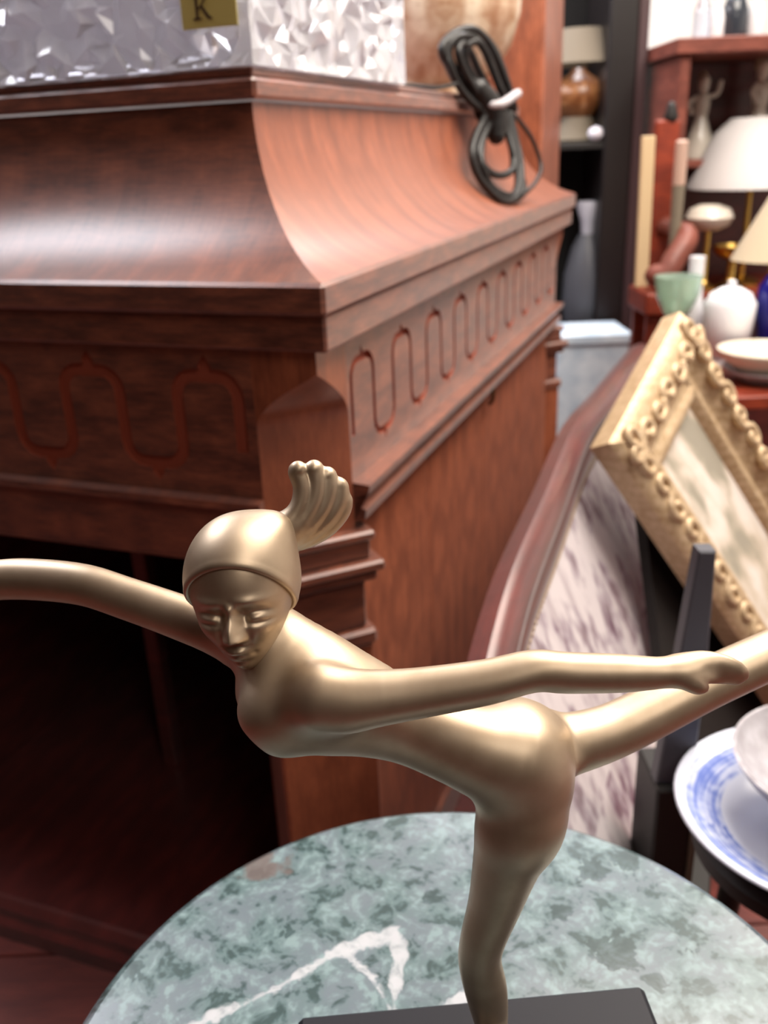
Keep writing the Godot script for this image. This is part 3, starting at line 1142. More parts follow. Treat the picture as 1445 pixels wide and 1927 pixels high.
# ---------------------------------------------------------------- on the cabinet
func make_crystal() -> void:
	var H := 0.207
	var o := thing("crystal_lamp", "clear textured ice-glass lamp with yellow sticker on top of the oak cabinet", "glass lamp", cab(0.118, 0.118, H + 0.0005), CAB_TURN)
	rng.seed = 7
	var lx := 0.475
	var lz := 0.62
	var hh := 0.20
	var cell := 0.014
	var st := mb()
	# two chunky faces of star-like lumps and plain inner faces
	for fc in 2:
		var wide := lx if fc == 0 else lz
		var nx := int(wide / cell)
		var ny := int(hh / cell)
		var g: Array = []
		for j in ny + 1:
			var row := PackedVector3Array()
			for i in nx + 1:
				var edge := i == 0 or j == 0 or i == nx or j == ny
				var u := wide * i / nx + (0.0 if edge else rng.randf_range(-0.005, 0.005))
				var v := hh * j / ny + (0.0 if edge else rng.randf_range(-0.005, 0.005))
				var w := 0.0 if edge else rng.randf_range(-0.011, 0.004)
				if fc == 0:
					row.append(Vector3(u, v, w + 0.006 * u / lx))
				else:
					row.append(Vector3(-w * 1.0, v, -u))
			g.append(row)
		for j in ny:
			for i in nx:
				var outv := Vector3(0, 0, 1) if fc == 0 else Vector3(-1, 0, 0)
				var a: Vector3 = g[j][i]
				var b: Vector3 = g[j][i + 1]
				var c: Vector3 = g[j + 1][i + 1]
				var d: Vector3 = g[j + 1][i]
				if rng.randf() < 0.5:
					tri(st, a, b, c, outv)
					tri(st, a, c, d, outv)
				else:
					tri(st, a, b, d, outv)
					tri(st, b, c, d, outv)
	var th := 0.035
	quad(st, Vector3(th, 0, -th), Vector3(lx, 0, -th + 0.006), Vector3(lx, hh, -th + 0.006), Vector3(th, hh, -th), Vector3(0, 0, -1))
	quad(st, Vector3(th, 0, -th), Vector3(th, 0, -lz), Vector3(th, hh, -lz), Vector3(th, hh, -th), Vector3(1, 0, 0))
	for y in [0.0, hh]:
		var up := Vector3(0, -1 if y == 0.0 else 1, 0)
		quad(st, Vector3(0, y, 0), Vector3(lx, y, 0.006), Vector3(lx, y, -th + 0.006), Vector3(th, y, -th), up)
		quad(st, Vector3(0, y, 0), Vector3(th, y, -th), Vector3(th, y, -lz), Vector3(0, y, -lz), up)
	quad(st, Vector3(lx, 0, 0.006), Vector3(lx, 0, -th + 0.006), Vector3(lx, hh, -th + 0.006), Vector3(lx, hh, 0.006), Vector3(1, 0, 0))
	quad(st, Vector3(0, 0, -lz), Vector3(th, 0, -lz), Vector3(th, hh, -lz), Vector3(0, hh, -lz), Vector3(0, 0, -1))
	commit(st, "glass_shade", glass(Color(0.92, 0.92, 0.94), 0.42, 0.04), o)
	span_part("metal_tray", Vector3(th + 0.004, 0.0, -lz + 0.01), Vector3(lx - 0.004, 0.006, -th - 0.004), plain(Color(0.75, 0.75, 0.77), 0.25, 1.0), o)
	span_part("white_reflector", Vector3(th + 0.10, 0.006, -lz + 0.01), Vector3(lx - 0.004, hh, -th - 0.10), plain(Color(0.86, 0.86, 0.90), 0.35, 0.2), o)  # added white plate inside, brightening the glass from behind
	# yellow sticker with the letter that shows
	var loc := o.transform.affine_inverse()
	var q0 := loc * on_plane(395, 20, o.transform * Vector3(-0.006, 0, 0), o.transform.basis.x)
	var lb := span_part("sticker", Vector3(-0.009, q0.y - 0.016, q0.z - 0.033), Vector3(-0.0075, q0.y + 0.05, q0.z + 0.033), mat.label, o, 0.0005)
	var tm := TextMesh.new()
	tm.text = "K"
	var fnt := SystemFont.new()
	fnt.font_names = PackedStringArray(["Droid Serif"])
	tm.font = fnt
	tm.font_size = 30
	tm.pixel_size = 0.0011
	tm.depth = 0.0006
	var lt := MeshInstance3D.new()
	lt.name = "letter"
	lt.mesh = tm
	lt.material_override = mat.ink
	lb.add_child(lt)
	lt.rotation.y = -PI / 2
	lt.position = Vector3(-0.0094, q0.y + 0.003, q0.z - 0.008)

func make_urn() -> void:
	# a rounded marble body with a narrow foot; the foot stands on the crown
	var p := cab(1.22, 0.25, 0.2075)
	var o := thing("marble_urn", "cream and brown veined marble urn beside the ice-glass lamp", "urn", p)
	var big := Transform3D(Basis().scaled(Vector3.ONE * 1.35), Vector3.ZERO)
	lathe_part("body", [Vector2(0, 0), Vector2(0.075, 0), Vector2(0.078, 0.012), Vector2(0.066, 0.022), Vector2(0.085, 0.038), Vector2(0.112, 0.075), Vector2(0.126, 0.12), Vector2(0.128, 0.16), Vector2(0.115, 0.21), Vector2(0.085, 0.245), Vector2(0.06, 0.262), Vector2(0, 0.262)], mat.onyx, o, big, 56)
	lathe_part("rim", [Vector2(0, 0.2622), Vector2(0.065, 0.2622), Vector2(0.072, 0.275), Vector2(0.066, 0.288), Vector2(0, 0.288)], mat.onyx, o, big, 56)

func cable_depth(x: float, y: float) -> float:
	# the hank leans on the cove and the crown's edge
	return 1.70 + (x - 930.0) * 0.0016 - 0.05 * clampf((y - 205.0) / 175.0, 0.0, 1.0)

func make_cable() -> void:
	# a figure-of-eight hank, bound in the middle, hanging from the crown down onto the shelf
	var o := thing("cable_hank", "coiled black electric cable bound with a pale tie, lying over the cabinet's coved edge", "cable", cab(1.08, 0.05, 0.01))
	var inv := o.transform.affine_inverse()
	var st := mb()
	rng.seed = 11
	# outlines of the loops in the photograph, on the slope in front of the cove
	var loops := [
		[[950, 212], [925, 175], [902, 135], [886, 100], [872, 82], [862, 95], [872, 130], [895, 170], [925, 205]],
		[[940, 215], [905, 170], [870, 140], [838, 115], [832, 88], [855, 62], [890, 55], [915, 75], [935, 110], [950, 150], [962, 195]],
		[[930, 215], [892, 180], [862, 140], [845, 105], [852, 80], [880, 68], [905, 85], [922, 120], [940, 165], [958, 200]],
		[[922, 218], [880, 185], [850, 140], [836, 100], [845, 72], [872, 58], [902, 62], [928, 90], [945, 128], [960, 175], [968, 205]],
		[[945, 210], [915, 180], [893, 150], [875, 110], [880, 85], [900, 80], [918, 105], [930, 140], [948, 185]],
		[[915, 215], [890, 195], [865, 165], [848, 130], [840, 95], [860, 70], [892, 72], [915, 100], [932, 140], [952, 190]]]
	for lp in loops:
		var ps: Array = []
		var k := 0
		for q in lp:
			var t: float = float(k) / (lp.size() - 1)
			ps.append(inv * at(q[0], q[1], cable_depth(q[0], q[1]) + 0.016 * sin(t * PI * 2.0) + rng.randf_range(-0.008, 0.008)))
			k += 1
		add_tube(st, spline(ps, 6), [0.0072], 8)
	var low := [
		[[930, 205], [905, 240], [890, 275], [892, 310], [908, 345], [935, 370], [962, 378], [985, 360], [978, 320], [970, 280], [962, 240], [950, 208]],
		[[938, 205], [915, 245], [905, 280], [908, 315], [922, 348], [945, 366], [968, 365], [975, 335], [968, 295], [955, 250], [945, 210]],
		[[920, 208], [897, 250], [888, 285], [895, 322], [915, 352], [942, 376], [965, 376], [980, 350], [980, 310], [972, 268], [960, 215]],
		[[955, 205], [975, 225], [1000, 260], [1015, 300], [1016, 325], [1002, 350], [975, 372], [950, 380]],
		[[935, 210], [912, 250], [900, 290], [918, 322], [945, 330], [965, 315], [962, 270], [950, 220]]]
	var k2 := 0
	for lp in low:
		var ps: Array = []
		for q in lp:
			# lower loops lean out onto the shelf
			var d := cable_depth(q[0], q[1]) + rng.randf_range(-0.006, 0.006)
			if k2 == 3:
				d += 0.02
			ps.append(inv * at(q[0], q[1], d))
		add_tube(st, spline(ps, 6), [0.0072 if k2 != 3 else 0.0045], 8)
		k2 += 1
	commit(st, "coils", mat.cable, o)
	# the plug and grip seen as the thick dark middle
	var sp := mb()
	add_tube(sp, spline([inv * at(898, 168, cable_depth(898, 168)), inv * at(915, 195, cable_depth(915, 195)), inv * at(928, 225, cable_depth(928, 225)), inv * at(934, 255, cable_depth(934, 255))], 4), [0.020, 0.021, 0.024, 0.026, 0.028, 0.029, 0.029, 0.028, 0.027, 0.025, 0.023, 0.020, 0.017], 12)
	commit(sp, "plug", mat.cable, o)
	var tt := mb()
	add_tube(tt, spline([inv * at(925, 198, 1.655), inv * at(945, 195, 1.66), inv * at(965, 182, 1.68), inv * at(974, 176, 1.70)], 4), [0.0065, 0.008, 0.007, 0.0085], 8)
	commit(tt, "tie", mat.tie, o)
	var tl := mb()
	add_tube(tl, spline([cab(0.60, 0.14, 0.211), cab(0.72, 0.128, 0.211), cab(0.80, 0.125, 0.212), at(858, 158, 1.58)], 6), [0.0035], 8)
	var lead := commit(tl, "lead", mat.cable, o)
	lead.transform = inv

# ---------------------------------------------------------------- leaning pictures and mirror
func make_mirror() -> void:
	# arched overmantel laid on its side edge against the oak cabinet; its plane leans back on it
	var o := thing("mahogany_mirror", "arched dark red mahogany frame with pale mottled panel leaning against the oak cabinet", "framed panel", cab(0.0, -0.14, -CAB_H), CAB_TURN)
	var lean := deg_to_rad(24.0)
	# local plane: x along the cabinet, y up the slope, z out of the face
	var top := 0.775
	var up := Vector3(0, cos(lean), -sin(lean))
	var nrm := Vector3(0, sin(lean), cos(lean))
	var t := Transform3D(Basis(Vector3.RIGHT, up, nrm), Vector3(0, 0.0, top * tan(lean)))
	var k := 1.0 / cos(lean)
	var FOOT := 0.29
	var fz := top * tan(lean) - FOOT * sin(lean)
	var bench := thing("low_bench", "low black bench under the mahogany framed panel", "bench", o.position, CAB_TURN)
	span_part("bench_top", Vector3(-0.22, FOOT * cos(lean) - 0.036, fz - 0.10), Vector3(1.05, FOOT * cos(lean) - 0.001, fz + 0.06), mat.black, bench)
	for bx in [-0.20, 0.98]:
		span_part("leg", Vector3(bx, 0, fz - 0.09), Vector3(bx + 0.05, FOOT * cos(lean) - 0.0365, fz + 0.05), mat.black, bench)
	# outer arch: its outline in the photograph, laid on the leaning plane
	var outer: Array = []
	var pw := o.transform * t.origin
	var nw := o.transform.basis * nrm
	for a in [[886, 1500], [872, 1420], [868, 1330], [880, 1240], [930, 1080], [1000, 930], [1060, 800], [1118, 735], [1188, 652]]:
		var q := (o.transform * t).affine_inverse() * on_plane(a[0], a[1], pw, nw)
		outer.append(Vector2(q.x, q.y))
	var xa: float = outer[0].x
	var xb: float = outer[8].x
	var sp: Array = spline(outer, 4)
	var w := 0.085
	# frame profile: across the rail, height out of the face
	var prof := [Vector2(0.0, 0.0), Vector2(0.0, 0.022), Vector2(0.008, 0.032), Vector2(0.028, 0.036), Vector2(0.042, 0.030), Vector2(0.048, 0.020), Vector2(0.056, 0.022), Vector2(0.075, 0.016), Vector2(w, 0.010), Vector2(w, 0.0)]
	var path: Array = []
	path.append(Vector2(xa, FOOT))
	for p in sp:
		path.append(p)
	path.append(Vector2(xb, FOOT))
	var rail := func(pp: Array, called: String, closed_in: Vector2) -> void:
		var st := mb()
		var ins: Array = []
		for i in pp.size():
			var d: Vector2 = (pp[mini(i + 1, pp.size() - 1)] - pp[maxi(i - 1, 0)]).normalized()
			var nn := Vector2(d.y, -d.x)
			if nn.dot(closed_in - pp[i]) < 0.0:
				nn = -nn
			ins.append(nn)
		for i in pp.size() - 1:
			for q in prof.size() - 1:
				st.set_smooth_group(1 if q > 0 and q < prof.size() - 2 else -1)
				var A: Vector2 = pp[i] + ins[i] * prof[q].x
				var B: Vector2 = pp[i + 1] + ins[i + 1] * prof[q].x
				var C2: Vector2 = pp[i + 1] + ins[i + 1] * prof[q + 1].x
				var D: Vector2 = pp[i] + ins[i] * prof[q + 1].x
				var z0: float = prof[q].y
				var z1: float = prof[q + 1].y
				var slope := Vector2(prof[q + 1].x - prof[q].x, z1 - z0)
				var outv: Vector2 = ins[i] * -slope.y
				quad(st, t * Vector3(A.x, A.y, z0), t * Vector3(B.x, B.y, z0), t * Vector3(C2.x, C2.y, z1), t * Vector3(D.x, D.y, z1), t.basis * Vector3(outv.x, outv.y, slope.x))
		commit(st, called, mat.mahogany, o)
	rail.call(sp, "top_rail", Vector2(0.7, 0.3))
	rail.call([Vector2(xa, FOOT), outer[0]], "stile", Vector2(0.7, 0.3))
	rail.call([Vector2(xb, FOOT), outer[8]], "stile", Vector2(0.7, 0.3))
	rail.call([Vector2(xa, FOOT), Vector2(xb, FOOT)], "bottom_rail", Vector2(0.7, 0.3))
	# gold beads along the inner edge of the top rail
	var bead := mb()
	var inner := Geometry2D.offset_polygon(PackedVector2Array(path), -w)
	if inner.size() > 0:
		var pl: PackedVector2Array = inner[0]
		var st2 := mb()
		add_prism(st2, pl, 0.006, t, 0.0)
		var im := Image.create(256, 256, false, Image.FORMAT_RGB8)  # pale ground with violet-grey blotches at random
		var n1 := noise(0.018, 91, 4)
		var n2 := noise(0.05, 92, 3)
		for y in 256:
			for x in 256:
				var a := n1.get_noise_2d(x * 1.2, y * 0.7)
				var b := n2.get_noise_2d(x * 1.0, y * 0.7)
				var c := Color(0.82, 0.79, 0.80).lerp(Color(0.50, 0.44, 0.50), clampf(1.7 * a + 0.9 * b + 0.10, 0.0, 1.0))
				c = c.lerp(Color(0.34, 0.20, 0.27), clampf(2.4 * a + 1.2 * b - 0.62, 0.0, 0.9))
				im.set_pixel(x, y, c)
		var pm := StandardMaterial3D.new()
		pm.albedo_texture = ImageTexture.create_from_image(im)
		pm.uv1_triplanar = true
		pm.uv1_scale = Vector3(2.2, 2.2, 2.2)
		pm.roughness = 0.25
		commit(st2, "mottled_panel", pm, o)
		var total := 0.0
		var step := 0.013
		var nxt := 0.0
		for i in pl.size():
			var a: Vector2 = pl[i]
			var b: Vector2 = pl[(i + 1) % pl.size()]
			var L := a.distance_to(b)
			while nxt < total + L:
				var c: Vector2 = a.lerp(b, (nxt - total) / L)
				if c.y > 0.35:
					add_lathe(bead, [Vector2(0, 0), Vector2(0.0045, 0.0), Vector2(0.0052, 0.002), Vector2(0.0035, 0.0045), Vector2(0, 0.0055)], 7, Transform3D(Basis(t.basis.x, t.basis.z, -t.basis.y), t * Vector3(c.x, c.y, 0.0062)))
				nxt += step
			total += L
		var bd := commit(bead, "beading", mat.gilt, o)
		bd.set_meta("kind", "stuff")

func make_gilt_picture() -> void:
	var a := at(1158, 831, 1.30)
	var b := at(1291, 582, 1.50)
	var c := at(1400, 1196, 1.448)
	var xs := (b - a)
	var W := xs.length()
	xs = xs.normalized()
	var ys := (c - a)
	ys = (ys - xs * ys.dot(xs)).normalized()
	var zs := xs.cross(ys)
	if zs.dot(EYE - a) < 0.0:
		zs = -zs
	# frame of the picture: u along the short rail, v down the long rails, n towards the viewer
	var o := thing("gilt_picture", "pale landscape picture in an ornate gold frame leaning at a slant beside the mahogany frame", "picture", a)
	var len := 0.80
	var T := func(u: float, v: float, n: float) -> Vector3: return xs * u + ys * v + zs * n
	var rails := [["top_rail", Vector2(0, 0), Vector2(W, 0), Vector2(0, 1), 0.13], ["side_rail", Vector2(0, 0), Vector2(0, len), Vector2(1, 0), 0.10], ["side_rail", Vector2(W, 0), Vector2(W, len), Vector2(-1, 0), 0.09], ["bottom_rail", Vector2(0, len), Vector2(W, len), Vector2(0, -1), 0.09]]
	for r in rails:
		var st := mb()
		var prof := [Vector2(0.0, -0.045), Vector2(0.0, -0.012), Vector2(0.10, 0.0), Vector2(0.30, 0.004), Vector2(0.50, -0.006), Vector2(0.62, -0.020), Vector2(0.72, -0.024), Vector2(0.78, -0.016), Vector2(0.90, -0.018), Vector2(1.0, -0.034)]
		var p0: Vector2 = r[1]
		var p1: Vector2 = r[2]
		var inn: Vector2 = r[3]
		var d := (p1 - p0).normalized()
		for q in prof.size() - 1:
			var w0: float = prof[q].x * r[4]
			var w1: float = prof[q + 1].x * r[4]
			# mitred ends
			var cw0: float = prof[q].x * 0.095
			var cw1: float = prof[q + 1].x * 0.095
			var A := p0 + inn * w0 + d * cw0
			var B := p1 + inn * w0 - d * cw0
			var C2 := p1 + inn * w1 - d * cw1
			var D := p0 + inn * w1 + d * cw1
			var sl := Vector2(w1 - w0, prof[q + 1].y - prof[q].y)
			var ov := inn * -sl.y
			st.set_smooth_group(1 if q > 0 else 2)
			quad(st, T.call(A.x, A.y, prof[q].y), T.call(B.x, B.y, prof[q].y), T.call(C2.x, C2.y, prof[q + 1].y), T.call(D.x, D.y, prof[q + 1].y), T.call(ov.x, ov.y, sl.x))
		var rail := commit(st, r[0], mat.gilt, o)
		# raised scrolls on the rail
		if r[0] != "bottom_rail":
			rng.seed = 5 + int(p1.x * 100.0)
			var L := p0.distance_to(p1)
			var n := int(L / 0.045)
			for i in n:
				var sc := mb()
				var cen: Vector2 = p0 + d * (L * (i + 0.5) / n) + inn * (r[4] * 0.32)
				if cen.y > 0.62:
					break
				var lp: Array = []
				for g in 9:
					var an := g * 0.75 + (0.0 if i % 2 == 0 else PI)
					var rad := 0.023 * (1.0 - g * 0.085)
					var e: Vector2 = cen + d * cos(an) * rad + inn * sin(an) * rad * 0.8
					lp.append(T.call(e.x, e.y, 0.003))
				add_tube(sc, spline(lp, 2), [0.0075], 7)
				commit(sc, "scroll", mat.gilt, rail)
	# canvas
	var cv := mb()
	var im := Image.create(192, 256, false, Image.FORMAT_RGB8)
	var n1 := noise(0.012, 95, 4)
	for y in 256:
		for x in 192:
			var t := n1.get_noise_2d(x, y)
			var c1 := Color(0.74, 0.68, 0.60).lerp(Color(0.86, 0.83, 0.80), clampf(0.5 + 1.6 * t, 0, 1))
			c1 = c1.lerp(Color(0.57, 0.56, 0.51), clampf(-2.2 * t + 0.25 - absf(y - 70.0) / 160.0, 0.0, 0.8))
			im.set_pixel(x, y, c1)
	var cm := StandardMaterial3D.new()
	cm.albedo_texture = ImageTexture.create_from_image(im)
	cm.roughness = 0.5
	var q := [[0.07, 0.08], [W - 0.07, 0.08], [W - 0.07, len - 0.08], [0.07, len - 0.08]]
	var uv := [Vector2(0, 0), Vector2(1, 0), Vector2(1, 1), Vector2(0, 1)]
	var order := [0, 1, 2, 0, 2, 3]
	var v0: Vector3 = T.call(q[0][0], q[0][1], 0)
	var v1: Vector3 = T.call(q[1][0], q[1][1], 0)
	var v2: Vector3 = T.call(q[2][0], q[2][1], 0)
	if (v1 - v0).cross(v2 - v0).dot(zs) > 0.0:
		order = [0, 2, 1, 0, 3, 2]
	for i in order:
		cv.set_uv(uv[i])
		cv.add_vertex(T.call(q[i][0], q[i][1], -0.034))
	commit(cv, "canvas", cm, o)
	var bk := mb()
	add_box(bk, Vector3(W - 0.02, 0.008, len - 0.02), Transform3D(Basis(xs, zs, ys), T.call(W * 0.5, len * 0.5, -0.042)), 0.001)
	commit(bk, "backing", mat.redwood, o)

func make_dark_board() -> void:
	# an added black panel standing in for the shadowed gap behind the gold frame
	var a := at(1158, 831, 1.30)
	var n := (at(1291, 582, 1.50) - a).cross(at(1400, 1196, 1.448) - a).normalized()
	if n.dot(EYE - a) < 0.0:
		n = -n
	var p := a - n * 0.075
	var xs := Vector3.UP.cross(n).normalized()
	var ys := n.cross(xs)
	var o := thing("dark_board", "added black board filling the shadowed gap behind the gold framed picture", "board", p)
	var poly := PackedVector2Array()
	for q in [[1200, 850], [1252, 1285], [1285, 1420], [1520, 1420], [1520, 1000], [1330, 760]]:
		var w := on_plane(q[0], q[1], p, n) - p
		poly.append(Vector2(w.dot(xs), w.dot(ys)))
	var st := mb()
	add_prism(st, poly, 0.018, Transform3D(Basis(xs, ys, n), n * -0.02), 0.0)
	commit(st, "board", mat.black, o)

func make_stand() -> void:
	var d := 1.04
	var p := at(1258, 1455, d)
	var o := thing("slate_stand", "dark slate-grey tapering stand post on a black block", "stand", Vector3(p.x, 0, p.z))
	var inv := o.transform.affine_inverse()
	var st := mb()
	var poly := PackedVector2Array()
	for q in [[1278, 992], [1309, 992], [1306, 1225], [1292, 1455], [1224, 1455], [1251, 1225]]:
		var w := inv * on_plane(q[0], q[1], p, Vector3(0, 0.15, 1).normalized())
		poly.append(Vector2(w.x, w.y))
	add_prism(st, poly, 0.02, Transform3D(Basis(Vector3.RIGHT, Vector3.UP, Vector3.BACK), Vector3(0, 0, 0)), 0.002)
	commit(st, "post", mat.slate, o)
	var w0 := inv * on_plane(1222, 1455, p, Vector3(0, 0, 1))
	var w1 := inv * on_plane(1292, 1455, p, Vector3(0, 0, 1))
	span_part("block", Vector3(w0.x, 0.0, -0.05), Vector3(w1.x, w0.y - 0.0005, 0.03), mat.black, o)
	span_part("edge_strip", Vector3(w1.x, 0.0, -0.02), Vector3(w1.x + 0.008, w0.y - 0.02, 0.03), mat.shade_grey, o, 0.001)

func make_plate() -> void:
	var c := Vector3(0.428, 0.548, -0.722)
	var s := thing("stool", "low dark wooden stool carrying the blue and white dish", "stool", Vector3(c.x, 0, c.z))
	lathe_part("seat", [Vector2(0, 0.50), Vector2(0.11, 0.50), Vector2(0.12, 0.51), Vector2(0.12, 0.525), Vector2(0.112, 0.532), Vector2(0, 0.532)], mat.black, s)
	for k in 3:
		var an := TAU * k / 3.0
		var st := mb()
		add_tube(st, [Vector3(cos(an) * 0.08, 0.503, sin(an) * 0.08), Vector3(cos(an) * 0.11, 0.014, sin(an) * 0.11)], [0.014, 0.012], 8)
		commit(st, "leg", mat.black, s)
	var o := thing("china_dish", "large blue and white china dish beyond the marble table", "dish", Vector3(c.x, 0.5325, c.z))
	# painted blue bands on the rim
	var im := Image.create(256, 256, false, Image.FORMAT_RGB8)
	var n := noise(0.05, 97, 3)
	for y in 256:
		for x in 256:
			var q := Vector2(x - 127.5, y - 127.5) / 127.5
			var r := q.length()
			var w := n.get_noise_2d(x, y)
			var col := Color(0.82, 0.84, 0.90)
			var blue := Color(0.36, 0.44, 0.74)
			var ringw := n.get_noise_2d(r * 500.0, atan2(q.y, q.x) * 12.0)
			if r > 0.66 and r < 0.92:
				col = col.lerp(blue, clampf(0.50 + 1.2 * ringw + 0.5 * w, 0.1, 0.9))
			im.set_pixel(x, y, col)
	var m := StandardMaterial3D.new()
	m.albedo_texture = ImageTexture.create_from_image(im)
	m.roughness = 0.12
	var st := mb()
	var R := 0.142
	var prof := [Vector2(0, 0), Vector2(0.07, 0), Vector2(0.075, 0.004), Vector2(0.11, 0.010), Vector2(R - 0.004, 0.028), Vector2(R, 0.032), Vector2(R - 0.003, 0.035), Vector2(0.112, 0.018), Vector2(0.08, 0.010), Vector2(0, 0.009)]
	for k in prof.size() - 1:
		st.set_smooth_group(1)
		for q in 72:
			var t0 := TAU * q / 72
			var t1 := TAU * (q + 1) / 72
			var a: Vector2 = prof[k]
			var b: Vector2 = prof[k + 1]
			for v in [Vector3(b.x * cos(t1), b.y, b.x * sin(t1)), Vector3(b.x * cos(t0), b.y, b.x * sin(t0)), Vector3(a.x * cos(t0), a.y, a.x * sin(t0)),
					Vector3(b.x * cos(t1), b.y, b.x * sin(t1)), Vector3(a.x * cos(t0), a.y, a.x * sin(t0)), Vector3(a.x * cos(t1), a.y, a.x * sin(t1))]:
				st.set_uv(Vector2(v.x, v.z) / R * 0.5 + Vector2(0.5, 0.5))
				st.add_vertex(v)
	commit(st, "dish", m, o)
	var b := thing("china_bowl", "pale glazed bowl sitting in the blue and white dish", "bowl", Vector3(c.x + 0.018, 0.5325 + 0.0105, c.z - 0.006))
	lathe_part("bowl", [Vector2(0, 0), Vector2(0.045, 0), Vector2(0.048, 0.008), Vector2(0.07, 0.03), Vector2(0.098, 0.062), Vector2(0.104, 0.075), Vector2(0.100, 0.076), Vector2(0.092, 0.062), Vector2(0.06, 0.030), Vector2(0.03, 0.016), Vector2(0, 0.014)], mottled(Color(0.60, 0.58, 0.60), Color(0.80, 0.80, 0.83), 98, 8.0, 0.1), b, Transform3D(), 64)

# ---------------------------------------------------------------- far things
# a turned thing whose foot stands at pixel (x, y) at distance z; the profile is in pixels there
func turned(called: String, label: String, cat: String, x: float, y: float, z: float, parts: Array, group := "") -> Node3D:
	var p := on_z(x, y, z)
	var o := thing(called, label, cat, p, 0.0, group)
	var u := -(BAS.inverse() * (p - EYE)).z / F
	for q in parts:
		var prof: Array = []
		for v in q[1]:
			prof.append(Vector2(v[0] * u, on_z(x, y - v[1], z).y - p.y))
		lathe_part(q[0], prof, q[2], o, Transform3D(), 32)
	return o

